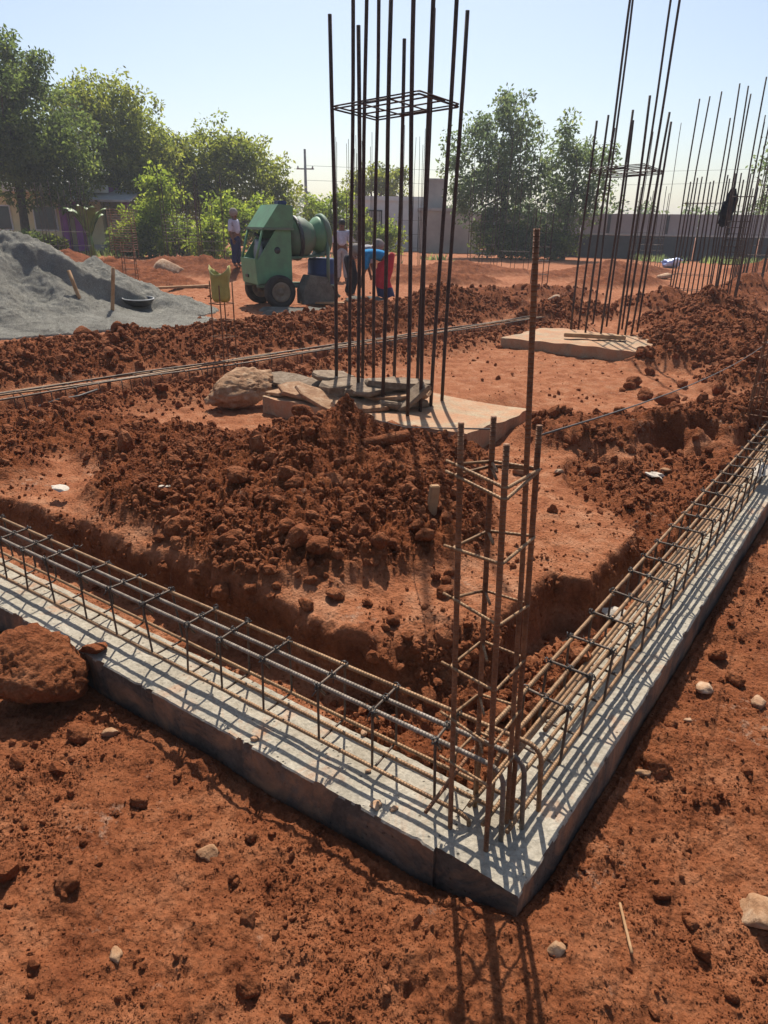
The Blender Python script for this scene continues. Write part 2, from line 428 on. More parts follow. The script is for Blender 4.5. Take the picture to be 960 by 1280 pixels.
def bm_obj(name, bm, m, parent=None, bevel=0., smooth=False):
    if bevel: bmesh.ops.bevel(bm, geom=[e for e in bm.edges], offset=bevel, segments=2, affect='EDGES', clamp_overlap=True)
    me = bpy.data.meshes.new(name); bm.to_mesh(me); bm.free()
    if smooth: me.polygons.foreach_set('use_smooth', np.ones(len(me.polygons), bool))
    return link(name, me, m, parent)

def box(name, size, loc, m, parent=None, rot=(0, 0, 0), bevel=0.):
    bm = bmesh.new(); box_bm(bm, *size)
    if bevel: bmesh.ops.bevel(bm, geom=list(bm.edges), offset=bevel, segments=2, affect='EDGES', clamp_overlap=True)
    o = bm_obj(name, bm, m, parent); o.location = loc; o.rotation_euler = rot; return o

def prism(name, poly, thick, m, parent=None, bevel=0.):
    """outline in local x/z, thickness along y"""
    bm = bmesh.new()
    a = [bm.verts.new((x, -thick / 2, z)) for x, z in poly]; b = [bm.verts.new((x, thick / 2, z)) for x, z in poly]
    bm.faces.new(a); bm.faces.new(b[::-1]); n = len(poly)
    for i in range(n): bm.faces.new((a[i], b[i], b[(i + 1) % n], a[(i + 1) % n]))
    bmesh.ops.recalc_face_normals(bm, faces=list(bm.faces))
    return bm_obj(name, bm, m, parent, bevel)

def lathe_data(prof, n=24):
    V, Fc = [], []
    for r, z in prof:
        for j in range(n):
            a = 2 * math.pi * j / n; V.append((r * math.cos(a), r * math.sin(a), z))
    for i in range(len(prof) - 1):
        for j in range(n):
            Fc.append((i * n + j, i * n + (j + 1) % n, (i + 1) * n + (j + 1) % n, (i + 1) * n + j))
    return V, Fc

def lathe(name, prof, m, parent=None, n=24, loc=(0, 0, 0), rot=(0, 0, 0), smooth=True):
    V, Fc = lathe_data(prof, n); o = link(name, mesh_from(name, V, Fc, smooth), m, parent)
    o.location = loc; o.rotation_euler = rot; return o

# lumpy rock / clod meshes
def crumb_field(P, seed, freq):
    """cheap 3-D lumpiness from three noise planes"""
    x, y, z = P[:, 0] * freq, P[:, 1] * freq, P[:, 2] * freq
    return (fbm(x + 3.1, y - z * .7, 4, seed, .62) + fbm(y + 7.7, z + x * .6, 4, seed + 7, .62) + fbm(z - 5.2, x - y * .8, 4, seed + 13, .62)) / 1.6

def clod_mesh(name, sub, seed, sc=(1, .85, .75), amp=.42):
    """a crumbly lump: broad dents plus a crust of grains"""
    bm = bmesh.new(); bmesh.ops.create_icosphere(bm, subdivisions=sub, radius=1.0)
    P = np.array([tuple(v.co) for v in bm.verts]); g = np.random.default_rng(seed)
    r = 1 + amp * crumb_field(P, seed, .9) + .26 * crumb_field(P, seed + 31, 2.6)
    for k in range(9):
        d = g.normal(size=3); d /= np.linalg.norm(d); lim = g.uniform(.42, .85)
        e = (P * r[:, None]) @ d - lim; r = np.where(e > 0, r - e * .75, r)
    gx = np.abs(crumb_field(P, seed + 51, 4.0)); r = r + .16 * (.5 - gx) + .08 * crumb_field(P, seed + 71, 9.0)
    P = P * r[:, None] * np.array(sc)
    for v, p in zip(bm.verts, P): v.co = p
    me = bpy.data.meshes.new(name); bm.to_mesh(me); bm.free()
    me.polygons.foreach_set('use_smooth', np.ones(len(me.polygons), bool)); return me

def blob_mesh(name, sub, seed, sc=(1, 1, .75), amp=.35, freq=1.6, flat=False, facet=0):
    bm = bmesh.new(); bmesh.ops.create_icosphere(bm, subdivisions=sub, radius=1.0)
    r = random.Random(seed); K = [(Vector((r.gauss(0, 1), r.gauss(0, 1), r.gauss(0, 1))).normalized(), r.uniform(0, 6.3), r.uniform(.6, 1.8)) for _ in range(9)]
    cuts = [(Vector((r.gauss(0, 1), r.gauss(0, 1), r.gauss(0, 1))).normalized(), r.uniform(.55, .85)) for _ in range(facet)]
    for v in bm.verts:
        d = v.co.normalized(); s = 0
        for i, (k, ph, f) in enumerate(K): s += math.sin(d.dot(k) * freq * f * (1 + i * .55) * 2 + ph) / (1 + i * .55)
        rad = 1 + amp * s * .38
        p = d * rad
        for k, lim in cuts:
            e = p.dot(k) - lim
            if e > 0: p = p - k * e * .92
        v.co = Vector((p.x * sc[0], p.y * sc[1], p.z * sc[2]))
    me = bpy.data.meshes.new(name); bm.to_mesh(me); bm.free()
    if not flat: me.polygons.foreach_set('use_smooth', np.ones(len(me.polygons), bool))
    return me

# ================================================================== GROUND
def build_ground():
    cx, cy = 0., -1.5
    a_d = np.linspace(R(-32), R(32), 660)
    a_l = R(-32) - np.cumsum(np.linspace(.003, .09, 26)); a_r = -a_l
    ang = np.concatenate([a_l[::-1], a_d, a_r])
    r1 = np.linspace(.25, 2.35, 40)[:-1]
    r2 = np.exp(np.linspace(math.log(2.35), math.log(30), 930))
    r3 = np.exp(np.linspace(math.log(30.4), math.log(2500), 60))
    rad = np.concatenate([r1, r2, r3])
    A, Rr = np.meshgrid(ang, rad)
    x = cx + np.sin(A) * Rr; y = cy + np.cos(A) * Rr
    xf, yf = x.ravel(), y.ravel()
    z, loose = terrain(xf, yf)
    fade = 1 - sst(60, 120, np.hypot(xf, yf)); z = z * fade + .1 * (1 - fade)
    n, k = len(rad), len(ang)
    idx = np.arange(n * k).reshape(n, k)
    Fq = np.stack([idx[:-1, :-1], idx[:-1, 1:], idx[1:, 1:], idx[1:, :-1]], -1).reshape(-1, 4)[:, ::-1]
    me = mesh_from('ground', np.stack([xf, yf, z], 1), Fq, True)
    at_ = me.attributes.new('loose', 'FLOAT', 'POINT'); at_.data.foreach_set('value', loose.astype(np.float32))
    o = link('ground', me, M['soil']); props(o, kind='structure')
build_ground()

# ================================================================== CONCRETE STRIPS UNDER THE CAGES
def strip(label, d, n, s0, s1, wdt, seed):
    """concrete blinding strip with a ragged upper edge; runs along d from s0 to s1, inner side along n"""
    nu = int((s1 - s0) / .012); prof = []
    us = np.linspace(s0, s1, nu)
    cross = [(0.0, -.27), (0.0, -.2), (0.0, -.13), (0.0, -.06), (0.0, -.006), (.004, .0)] + [(.004 + (wdt - .008) * t, 0.) for t in np.linspace(.03, .97, 24)] + [(wdt - .004, 0.), (wdt, -.006), (wdt, -.12), (wdt, -.27)]
    V = np.zeros((nu, len(cross), 3))
    for j, (c, z) in enumerate(cross):
        side = 1.0 if (j < 6) else (1.0 if j > 29 else 0.)
        wob = .007 * fbm(us * 2.2, us * 0 + z * 6 + seed, 3, 90 + seed) + .0022 * fbm(us * 27, us * 0 + z * 30, 4, 95 + seed, .7)
        chip = np.maximum(0, fbm(us * 5 + 3 * seed, us * 0 + .5, 4, 97 + seed, .65) - (.14 if seed == 1 else .25)) * (.20 if seed == 1 else .04)
        end = (.012 * fbm(us * 0 + c * 11, us * 0 + z * 9, 3, 91 + seed) + .006 * fbm(us * 0 + c * 40, us * 0 + z * 30, 2, 92)) * (seed == 2)
        cc = c + (wob * side + (chip * (1 if z > -.05 else .2) if j < 6 else 0))
        if j >= 30: cc = c + wob * side * 1.6
        zz = z + (.006 * fbm(us * 5, us * 0 + c * 7, 3, 99 + seed) + .0025 * fbm(us * 40, us * 0 + c * 45, 3, 88 + seed, .65) if z > -.02 else 0)
        if 4 <= j < 7: zz = zz - chip * .22
        sv = us + end * (1 - sst(s0, s0 + .1, us))
        p = CORNER[None, :] + sv[:, None] * d[None, :] + cc[:, None] * n[None, :]
        V[:, j, 0] = p[:, 0]; V[:, j, 1] = p[:, 1]; V[:, j, 2] = zz
    k = len(cross); idx = np.arange(nu * k).reshape(nu, k)
    Fq = np.stack([idx[:-1, :-1], idx[:-1, 1:], idx[1:, 1:], idx[1:, :-1]], -1).reshape(-1, 4)
    Fc = [tuple(int(v) for v in q) for q in Fq] + [tuple(int(v) for v in idx[0][::-1]), tuple(int(v) for v in idx[-1])]
    me = mesh_from('concrete_strip', V.reshape(-1, 3), Fc, True)
    bm = bmesh.new(); bm.from_mesh(me); bmesh.ops.recalc_face_normals(bm, faces=list(bm.faces)); bm.to_mesh(me); bm.free()
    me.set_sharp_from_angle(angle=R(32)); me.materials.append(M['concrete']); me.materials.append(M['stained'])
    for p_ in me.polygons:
        if abs(p_.normal.z) < .5: p_.material_index = 1  # upright faces get the smeared brown with shade in its colour
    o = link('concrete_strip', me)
    return props(o, label, 'concrete strip', 'concrete strips under the beam cages')
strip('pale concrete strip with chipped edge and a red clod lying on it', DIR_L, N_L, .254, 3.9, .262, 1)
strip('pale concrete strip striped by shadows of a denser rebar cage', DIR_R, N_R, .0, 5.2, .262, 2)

def footing(label, n0, ax, ay, lx, ly, ztop, th, seed):
    """slab with corner n0, sides along ax and ay; slightly uneven edges"""
    bm = bmesh.new(); gx, gy = int(lx / .05), int(ly / .05)
    V = {}
    for i in range(gx + 1):
        for j in range(gy + 1):
            s, t = lx * i / gx, ly * j / gy
            e = .02 * math.sin(s * 7 + seed) + .012 * math.sin(s * 19 + 2 * seed) if j in (0, gy) else 0
            f = .02 * math.sin(t * 6 + seed) + .01 * math.sin(t * 23) if i in (0, gx) else 0
            p = np.array(n0) + np.array(ax) * (s + f) + np.array(ay) * (t + e)
            dz = .006 * math.sin(s * 5 + t * 3 + seed) + .004 * math.sin(s * 17 - t * 13)
            V[i, j] = bm.verts.new((p[0], p[1], ztop + dz))
    for i in range(gx):
        for j in range(gy): bm.faces.new((V[i, j], V[i + 1, j], V[i + 1, j + 1], V[i, j + 1]))
    bmesh.ops.recalc_face_normals(bm, faces=list(bm.faces))
    be = [e for e in bm.edges if e.is_boundary]
    for step, out in ((.012, .006), (th - .012, .01)):
        r = bmesh.ops.extrude_edge_only(bm, edges=be)
        nv = [v for v in r['geom'] if isinstance(v, bmesh.types.BMVert)]
        for v in nv: v.co.z -= step
        be = [e for e in r['geom'] if isinstance(e, bmesh.types.BMEdge)]
        be = [e for e in be if all(v in set(nv) for v in e.verts)]
    bmesh.ops.recalc_face_normals(bm, faces=list(bm.faces))
    o = bm_obj('footing_slab', bm, M['footing'])
    return props(o, label, 'footing', 'column footings')
AXA = (-.835, .55); AXB = (.598, .8015)
footing('dusty concrete footing slab with broken stone slabs piled on it', (.575, 4.6), AXA, AXB, 1.95, .98, .25, .24, 1)
footing('concrete footing slab with long earth-stained front edge beside red heaps', (3.3, 8.1), AXA, AXB, 2.1, 1.35, .25, .22, 2)
p3 = at(925, 398, .28)
footing('small piece of grey footing slab half buried behind the red heaps', (p3[0] + .9, p3[1] - .9), AXA, AXB, 1.6, 1.2, .3, .25, 3)

# ================================================================== REBAR
def L3(d, n, s, off, z):
    p = CORNER + d * s + n * off; return Vector((p[0], p[1], z))

knot_me = None
def knot_mesh():
    global knot_me
    if knot_me is None:
        r = random.Random(4); V, Fc = [], []
        for k in range(3):
            a0 = r.uniform(0, 6); pl = [Vector((.010 * math.cos(a0 + t * 1.1), .010 * math.sin(a0 + t * 1.1), -.008 + .008 * k + .004 * math.sin(t * 2.))) for t in range(6)]
            v, f, _ = tube_data(pl, .0019, 4, True, len(V)); V += v; Fc += f
        v, f, _ = tube_data([Vector((.008, 0, 0)), Vector((.02, .006, .012)), Vector((.024, .014, .022))], .0016, 4, False, len(V)); V += v; Fc += f
        knot_me = mesh_from('tie_wire', V, Fc, True, [0.] * len(V)); knot_me.materials.append(M['wire'])
    return knot_me

def stirrup(parent, d, n, s, o0, o1, z0, z1, r, lean=0., seed=0, knots=True):
    rr = random.Random(seed); j = lambda a: rr.uniform(-a, a)
    c = [L3(d, n, s + j(.008), o0 + j(.004), z0), L3(d, n, s + j(.008), o1 + j(.004), z0), L3(d, n, s + lean + j(.012), o1 + j(.004), z1 + j(.004)), L3(d, n, s + lean + j(.012), o0 + j(.004), z1 + j(.004))]
    o = tube('stirrup', fillet(c, .016, True, 3), r, M['stirrup'], parent, 6, True)
    # the two hooked tails of the ring
    hk = tube('hook', [c[3] + Vector((0, 0, -.003)), c[3] * .75 + c[1] * .25], r * .95, M['stirrup'], o, 6)
    if knots:
        for p in (c[3], c[2], (c[2] + c[3]) / 2 + Vector((0, 0, .002))):
            kn = bpy.data.objects.new('tie_wire', knot_mesh()); C.objects.link(kn); kn.parent = o
            kn.location = p; kn.rotation_euler = (rr.uniform(0, 3), rr.uniform(0, 3), rr.uniform(0, 6))
    return o

# ---- left beam cage
lc = thing('beam_cage', 'rebar beam cage with grey ribbed top bars hooked down at the corner', 'rebar cage', group='beam cages')
SL = [.33, .546, .768, 1.0, 1.207, 1.386, 1.595, 1.82, 2.03, 2.255, 2.459, 2.632, 2.84, 3.05, 3.26, 3.48, 3.7]
ZT, ZB = .262, .036
for k, (off, send, zz, drop, mm) in enumerate(((.128, .125, ZT - .008, -.02, 'rebar_grey'), (.19, .095, ZT - .008, -.0, 'rebar_grey'), (.252, .075, ZT - .008, .02, 'rebar_tan'))):
    far_ = L3(DIR_L, N_L, 3.9, off, zz); b = L3(DIR_L, N_L, send, off + .01 * k, zz); dn = L3(DIR_L, N_L, send - .012, off + .01 * k + .006, drop)
    path = densify([far_, L3(DIR_L, N_L, 1.6, off, zz)], .1) + densify([L3(DIR_L, N_L, 1.6, off, zz), L3(DIR_L, N_L, send + .13, off + .006 * k, zz)], .1)[1:]
    path = wobble(path, .0025, 30 + k) + fillet([path[-1], b, dn], .07, False, 7)[1:]
    tube('longitudinal_bar', path, .0073, M[mm], lc, 10)
for k, (off, s_end) in enumerate(((.118, .24), (.185, .16), (.25, .1))):
    far_ = L3(DIR_L, N_L, 3.9, off, ZB + .012); b = L3(DIR_L, N_L, s_end, off, ZB + .012)
    tube('longitudinal_bar', wobble(densify([far_, b], .12), .003, 40 + k) + ([L3(DIR_L, N_L, s_end - .025, off + .01, .02), L3(DIR_L, N_L, s_end - .03, off + .012, -.06)] if k == 0 else []), .0066, M['rebar_tan'], lc, 8)
for i, s in enumerate(SL):
    stirrup(lc, DIR_L, N_L, s, .118, .258, ZB, ZT, .0043, .012 * math.sin(i * 2.3), 100 + i)

# ---- right beam cage
rc = thing('beam_cage', 'dense rebar beam cage with tan bars running to a far column', 'rebar cage', group='beam cages')
for k, (off, zz, s0, rr_, mm) in enumerate(((.243, ZT - .008, .2, .0073, 'rebar_tan'), (.175, ZT - .008, .16, .0073, 'rebar_tan'), (.112, ZT - .010, .34, .0073, 'rebar_tan'), (.138, ZT - .03, .42, .0068, 'rebar_tan'), (.155, ZT - .055, .2, .0068, 'rebar_tan'),
                                            (.104, ZB + .012, .12, .0068, 'rebar_tan'), (.17, ZB + .012, .1, .0068, 'rebar_tan'), (.238, ZB + .012, .14, .0068, 'rebar_tan'), (.137, ZB + .02, .4, .0062, 'rebar_tan'))):
    path = wobble(densify([L3(DIR_R, N_R, s0, off, zz), L3(DIR_R, N_R, 5.2, off, zz)], .12), .003, 60 + k)
    if k in (0, 1):
        path = fillet([L3(DIR_R, N_R, s0 - .01, off, .0), L3(DIR_R, N_R, s0, off, zz), path[2]], .06, False, 6)[:-1] + path[2:]
    tube('longitudinal_bar', path, rr_, M[mm], rc, 9)
SR = [.47, .64] + [.845 + .205 * i for i in range(21)]
for i, s in enumerate(SR):
    stirrup(rc, DIR_R, N_R, s, .098, .248, ZB, ZT, .0046, .01 * math.sin(i * 1.7), 200 + i)

# loose bar lying across the corner
lb = tube('loose_rebar', wobble(densify([at(531, 1016, .10), at(585, 945, .17), at(618, 905, .19)], .05), .001, 3), .0058, M['rebar_rust'])
props(lb, 'short reddish bar with a cut end poking out of the corner joint', 'rebar')

# ---- columns
def on_edge(pts, n_edge):
    out = []
    for a, b, n in zip(pts, pts[1:] + pts[:1], n_edge):
        for i in range(n): out.append(np.array(a) * (1 - i / n) + np.array(b) * (i / n))
    return out

def ring_path(corners, z, grow=.012):
    c = sum((np.array(p) for p in corners)) / len(corners)
    return fillet([Vector((*(np.array(p)[:2] + (np.array(p)[:2] - c[:2]) / np.linalg.norm(np.array(p)[:2] - c[:2]) * grow), z)) for p in corners], .02, True, 3)

# corner column near the camera: four ribbed rusty bars, ties, one tall bar
cc = thing('column_cage', 'rusty four-bar column cage rising where the two pale strips meet', 'rebar cage', (.30, 1.46, 0), group='column cages')
def loc_pts(P, root): return [Vector(p) - root.location for p in P]
bA, bC, bD, bB = np.array([.212, 1.452, -.2]), np.array([.305, 1.39, -.2]), np.array([.392, 1.497, -.2]), np.array([.292, 1.555, -.2])
tA, tC, tD, tB = np.array([.168, 1.482, 1.196]), np.array([.252, 1.345, 1.19]), np.array([.350, 1.50, 1.188]), np.array([.256, 1.56, 1.190])
for k, (b, t) in enumerate(((bA, tA), (bC, tC), (bD, tD), (bB, tB))):
    tube('vertical_bar', loc_pts(wobble(densify([Vector(b), Vector(t)], .1), .002, 70 + k), cc), .0074, M['rebar_rust'], cc, 10)
e0 = bD + np.array([-.012, -.016, .0]); e1 = np.array([.296, 1.475, 1.60])
tube('vertical_bar', loc_pts(wobble(densify([Vector(e0), Vector((.338, 1.472, .85)), Vector(e1)], .1), .001, 75), cc), .0066, M['rebar_rust'], cc, 8)
for i, zz in enumerate((1.085, .90, .735, .56, .40, .24)):
    f = (zz + .2) / 1.39; q = [b * (1 - f) + t * f for b, t in ((bA, tA), (bC, tC), (bD, tD), (bB, tB))]
    ct = sum(q) / 4; rr = random.Random(i)
    for k in range(2 if i == 0 else 1):
        crn = []
        for p in q:
            d = (p - ct); d[2] = 0; d = d / np.linalg.norm(d)
            v = p + d * .011; crn.append(Vector((v[0], v[1], zz + rr.uniform(-.018, .018) - .014 * k)))
        o = tube('tie_ring', loc_pts(fillet(crn, .012, True, 3), cc), .0042, M['rebar_tan'], cc, 6, True)
        tail = crn[0] + (crn[0] - crn[1]).normalized() * .03
        tube('hook', loc_pts([crn[3], crn[3].lerp(crn[1], .42)], cc), .004, M['rebar_tan'], o, 6)
        tube('hook', loc_pts([crn[0], tail], cc), .004, M['rebar_tan'], o, 6)

def column(label, corners, edges, z0, tops, rad, mname, rings=(), ring_r=.005, lean=(0, 0), seed=0, inner=True, rsides=6, wob=.006, group='column cages'):
    """corners: plan rectangle (L,N,R,F); edges: bars per side; tops: list of heights cycled over the bars; rings: (z, copies)"""
    c = sum(np.array(p[:2]) for p in corners) / 4
    root = thing('column_cage', label, 'rebar cage', (c[0], c[1], z0), group=group)
    B = on_edge([np.array(p[:2]) for p in corners], edges); r = random.Random(seed)
    for i, b in enumerate(B):
        h = tops[i % len(tops)]; l = b - c
        t = l + np.array(lean) * h + np.array([r.uniform(-.02, .02), r.uniform(-.02, .02)]) * h * .8
        tube('vertical_bar', wobble(densify([Vector((l[0], l[1], -.05)), Vector((t[0], t[1], h - z0))], .4), wob, seed * 50 + i), rad, M[mname], root, rsides)
    for zz, nrep, tilt in rings:
        for k in range(nrep):
            cr = [Vector((*(np.array(p[:2]) - c + np.array(lean) * zz), zz - z0 + .018 * k + tilt * i_ )) for i_, p in enumerate(corners)]
            rr_ = tube('tie_ring', ring_path([np.array(v) for v in cr], 0, .014), ring_r, M[mname], root, 5, True)
            for v, s_ in zip(rr_.data.vertices, range(len(rr_.data.vertices))): v.co.z += zz - z0 + .018 * k + r.uniform(-.002, .002)
            if inner and k == 0:
                ci = [cr[0].lerp(cr[1], .33), cr[0].lerp(cr[1], .66), cr[3].lerp(cr[2], .66), cr[3].lerp(cr[2], .33)]
                tube('tie_ring', [Vector((v.x, v.y, zz - z0 + .008)) for v in ci], ring_r, M[mname], root, 5, True)
                cj = [cr[0].lerp(cr[3], .33), cr[1].lerp(cr[2], .33), cr[1].lerp(cr[2], .66), cr[0].lerp(cr[3], .66)]
                tube('tie_ring', [Vector((v.x, v.y, zz - z0 + .016)) for v in cj], ring_r, M[mname], root, 5, True)
    return root

column('tall twelve-bar column cage with one high ring over a pile of stone slabs', [(-.42, 5.80), (.17, 5.13), (.47, 5.62), (-.12, 6.32)], (3, 3, 3, 3), .25,
       [2.97, 2.86, 3.0, 4.3, 4.2, 4.4, 2.96, 3.02, 2.9, 4.1, 4.3, 4.2], .0145, 'rebar_dark', [(2.39, 2, 0)], .006, (.004, 0), 3, True, 8, .006)
L2, N2, R2 = at(713, 412, .25), at(772, 424, .25), at(797, 411, .25)
column('tall bar cluster with a high ring on the earth-stained footing slab', [L2[:2], N2[:2], R2[:2], (L2 + R2 - N2)[:2]], (3, 3, 3, 3), .25,
       [2.9, 4.8, 2.95, 3.05, 4.9, 2.98, 2.92, 4.9, 3.0, 5.0, 2.9, 3.0], .0145, 'rebar_dark', [(2.3, 3, 0)], .006, (.004, 0), 5, True, 6, .006)
# cages to the right
def quad(px, py, z, wx, wy, rot=-.6):
    c = at(px, py, z)[:2]; ca, sa = math.cos(rot), math.sin(rot)
    return [tuple(c + np.array([ca * a - sa * b, sa * a + ca * b])) for a, b in ((-wx, -wy), (wx, -wy), (wx, wy), (-wx, wy))]
column('bar cluster with a dark rag tied to it beyond the red heaps', quad(860, 378, .2, .36, .22), (4, 2, 4, 2), .15, [3.9, 2.55, 4.0, 2.5, 4.1, 2.6, 2.55, 3.6, 2.5, 2.6, 4.0, 2.5], .0135, 'rebar_dark', [(.45, 1, 0), (.75, 1, 0), (2.1, 1, 0)], .005, (-.012, 0), 7, False)
column('bar cluster with pale mortar around its foot on a red heap', quad(905, 377, .3, .18, .13), (3, 2, 3, 2), .25, [4.0, 2.6, 4.1, 2.5, 4.05, 2.55, 2.6, 2.5, 3.9, 2.6], .0135, 'rebar_dark', [(1.0 + .11 * i, 1, 0) for i in range(8)] + [(2.2, 1, 0)], .005, (-.012, 0), 8, False)
column('bar cluster standing past the half buried footing piece', quad(932, 364, .3, .28, .2), (3, 2, 3, 2), .2, [3.9, 2.5, 4.0, 2.6, 3.6, 2.5, 3.9, 2.6, 2.5, 3.8], .0125, 'rebar_dark', [(.7, 1, 0), (1.1, 1, 0)], .005, (-.01, 0), 9, False)
column('thin bar cluster near the boundary wall past a blue plastic bag', quad(948, 350, .2, .4, .3), (3, 2, 3, 2), .15, [3.9, 3.2, 4.0, 3.0, 3.6, 3.3, 3.8, 3.1, 3.4, 4.0], .0115, 'rebar_dark', [(1.2, 1, 0), (1.5, 1, 0)], .005, (-.01, 0), 10, False)
column('thin bar cluster rising behind the stained footing slab', quad(803, 340, .15, .5, .35), (3, 2, 3, 2), .1, [5.0, 4.9, 5.1, 3.0, 2.8, 5.0, 3.1, 2.9, 4.8, 3.0], .011, 'rebar_dark', [(.5 + .2 * i, 1, 0) for i in range(6)], .004, (0, 0), 11, False)
# far corner of the right beam
fe = np.array([2.99, 5.27])
column('column cage with close ties standing at the far end of the dense beam cage', [tuple(fe + np.array(v)) for v in ((-.13, 0), (0, -.1), (.13, .02), (0, .13))], (2, 2, 2, 2), 0, [1.5, 1.42, 1.45, 1.5], .008, 'rebar_rust', [(.05 + .11 * i, 1, 0) for i in range(8)], .004, (0, 0), 12, False)
# cages far behind
column('short slim cage with long thin bars in front of the leafy round tree', quad(672, 368, .15, .14, .14, .2), (1, 1, 1, 1), .1, [2.1, 2.2, 1.9, 2.15], .0095, 'rebar_dark', [(.3 + .3 * i, 1, 0) for i in range(5)], .0045, (0, 0), 13, False)
column('thin tall bars before the pierced block wall panel', quad(600, 336, .15, .45, .25, .1), (2, 1, 2, 1), .1, [4.0, 3.7, 3.2, 4.1, 2.9, 3.6], .011, 'rebar_dark', [(.6 + .4 * i, 1, 0) for i in range(4)], .0045, (0, 0), 14, False)
column('thin tall bars between the masonry tank tower and the tree', quad(640, 338, .15, .5, .3, .1), (2, 1, 2, 1), .1, [4.6, 4.4, 4.8, 4.2, 4.5, 3.2], .010, 'rebar_dark', [(.8, 1, 0)], .0045, (0, 0), 15, False)
column('thin pale bars in front of the white house window', quad(434, 332, .15, .38, .3, .1), (2, 2, 2, 2), .1, [4.5, 4.3, 4.0, 4.6, 4.2, 2.8, 4.4, 3.0], .009, 'rebar_dark', [(.8 + .5 * i, 1, 0) for i in range(3)], .0045, (0, 0), 16, False)
column('thin tall bars in front of the masonry tank tower', quad(512, 332, .15, .36, .3, .1), (2, 2, 2, 2), .1, [5.0, 4.6, 4.9, 4.4, 4.7, 4.2, 4.8, 3.0], .009, 'rebar_dark', [(.8 + .5 * i, 1, 0) for i in range(3)], .0045, (0, 0), 17, False)
column('dark bar cluster in front of the house with purple pillars', quad(88, 324, .2, .75, .35, .1), (3, 2, 3, 2), .1, [2.9, 3.0, 2.7, 3.1, 2.8, 2.9, 3.0, 2.6, 2.9, 2.8], .014, 'rebar_dark', [(.7, 1, 0), (1.2, 1, 0)], .006, (0, 0), 18, False)
column('stack of rusty tie rings threaded on bars in front of bushes', quad(158, 330, .3, .36, .26, .1), (1, 1, 1, 1), .2, [2.0, 1.9, 1.8, 2.0], .012, 'rebar_rust', [(.75 + .075 * i, 1, 0) for i in range(17)], .007, (0, 0), 19, False)
column('low slim cage with close ties at the foot of the sand', quad(165, 356, .2, .14, .12, .1), (1, 1, 1, 1), .2, [1.15, 1.1, 1.05, 1.1], .010, 'rebar_rust', [(.3 + .13 * i, 1, 0) for i in range(6)], .005, (0, 0), 20, False)
column('dark bar cluster with close ties before the bright green bush', quad(230, 326, .2, .62, .32, .1), (3, 2, 3, 2), .1, [3.4, 2.9, 3.5, 2.6, 3.3, 2.8, 3.4, 2.7, 3.2, 2.9], .013, 'rebar_dark', [(.9 + .12 * i, 1, 0) for i in range(9)], .006, (0, 0), 21, False)

column('thin tall bars seen through the main column over the mixer', quad(452, 336, .15, .4, .3, .2), (2, 2, 2, 2), .1, [4.4, 4.2, 3.0, 4.5, 4.1, 2.9, 4.3, 3.1], .009, 'rebar_dark', [(.7 + .35 * i, 1, 0) for i in range(4)], .0045, (0, 0), 24, False)
column('thin dark bars rising before the bushes behind the standing worker', quad(268, 332, .2, .4, .3, .1), (2, 2, 2, 2), .1, [3.2, 2.6, 3.1, 2.4, 3.0, 2.5, 3.2, 2.6], .011, 'rebar_dark', [(.7 + .3 * i, 1, 0) for i in range(4)], .0045, (0, 0), 25, False)
# slim column carrying the yellow sack
bc = at(283, 456, .1)
column('slim four-bar cage with a yellow sack on its top', [(bc[0] - .13, bc[1] - .02), (bc[0], bc[1] - .12), (bc[0] + .13, bc[1]), (bc[0], bc[1] + .12)], (1, 1, 1, 1), .0, [1.02, .98, 1.0, 1.02], .008, 'rebar_rust', [(.2, 1, 0), (.42, 1, 0), (.6, 1, 0), (.78, 1, 0)], .005, (0, 0), 23, False)

# ---- rear beam cage in its trench
rb = thing('beam_cage', 'long beam cage lying in the trench behind the soil pile', 'rebar cage', group='beam cages')
def RP(s, o, z): p = REAR0 + REAR_D * s + REAR_N * o; return Vector((p[0], p[1], z))
for k, (o_, z_) in enumerate(((-.11, .2), (-.07, .215), (.0, .2), (.1, .2), (.07, .21), (-.12, -.03), (.12, -.03))):
    tube('longitudinal_bar', wobble(densify([RP(-2, o_, z_), RP(8.6, o_, z_)], .35), .012, 300 + k), .0085, M['rebar_tan' if k % 2 else 'stirrup'], rb, 6)
for i in range(46):
    s = -1.6 + .22 * i; rr = random.Random(i); l = rr.uniform(-.03, .03)
    c = [RP(s, -.13, -.04), RP(s, .13, -.04), RP(s + l, .13, .207), RP(s + l, -.13, .207)]
    tube('stirrup', fillet(c, .02, True, 2), .0052, M['stirrup'], rb, 5, True)

# ---- wire line from the corner column to the far right, and a cable on the ground
wl = [at(520, 549, .42), np.array([.19, 1.56, 1.165])]
w1 = tube('line_wire', [Vector(np.array([-.05, 4.9, .27])), Vector((.10, 3.2, .70)), Vector(tB + np.array([0, -.0, -.03]))], .0022, M['string'])
props(w1, 'thin taut wire from the footing slab to the corner column top', 'wire')
w2a = tD + np.array([.0, .0, -.025]); w2b = np.array([4.28, 7.5, .69])
pts = [Vector(w2a) * (1 - t) + Vector(w2b) * t + Vector((0, 0, -.11 * 4 * t * (1 - t))) for t in np.linspace(0, 1, 16)]
w2 = tube('line_wire', pts, .0025, M['string'])
props(w2, 'sagging dark wire running from the corner column to the right hand heaps', 'wire')
pg = [at(x, y, 0) for x, y in ((-5, 531), (40, 537), (80, 540), (105, 535), (128, 529))]
w3 = tube('ground_cable', [Vector((p[0], p[1], ground_z(p[0], p[1]) + .045)) for p in pg], .009, M['string'], None, 6)
props(w3, 'dark cable lying on red soil in front of the rear trench', 'cable')

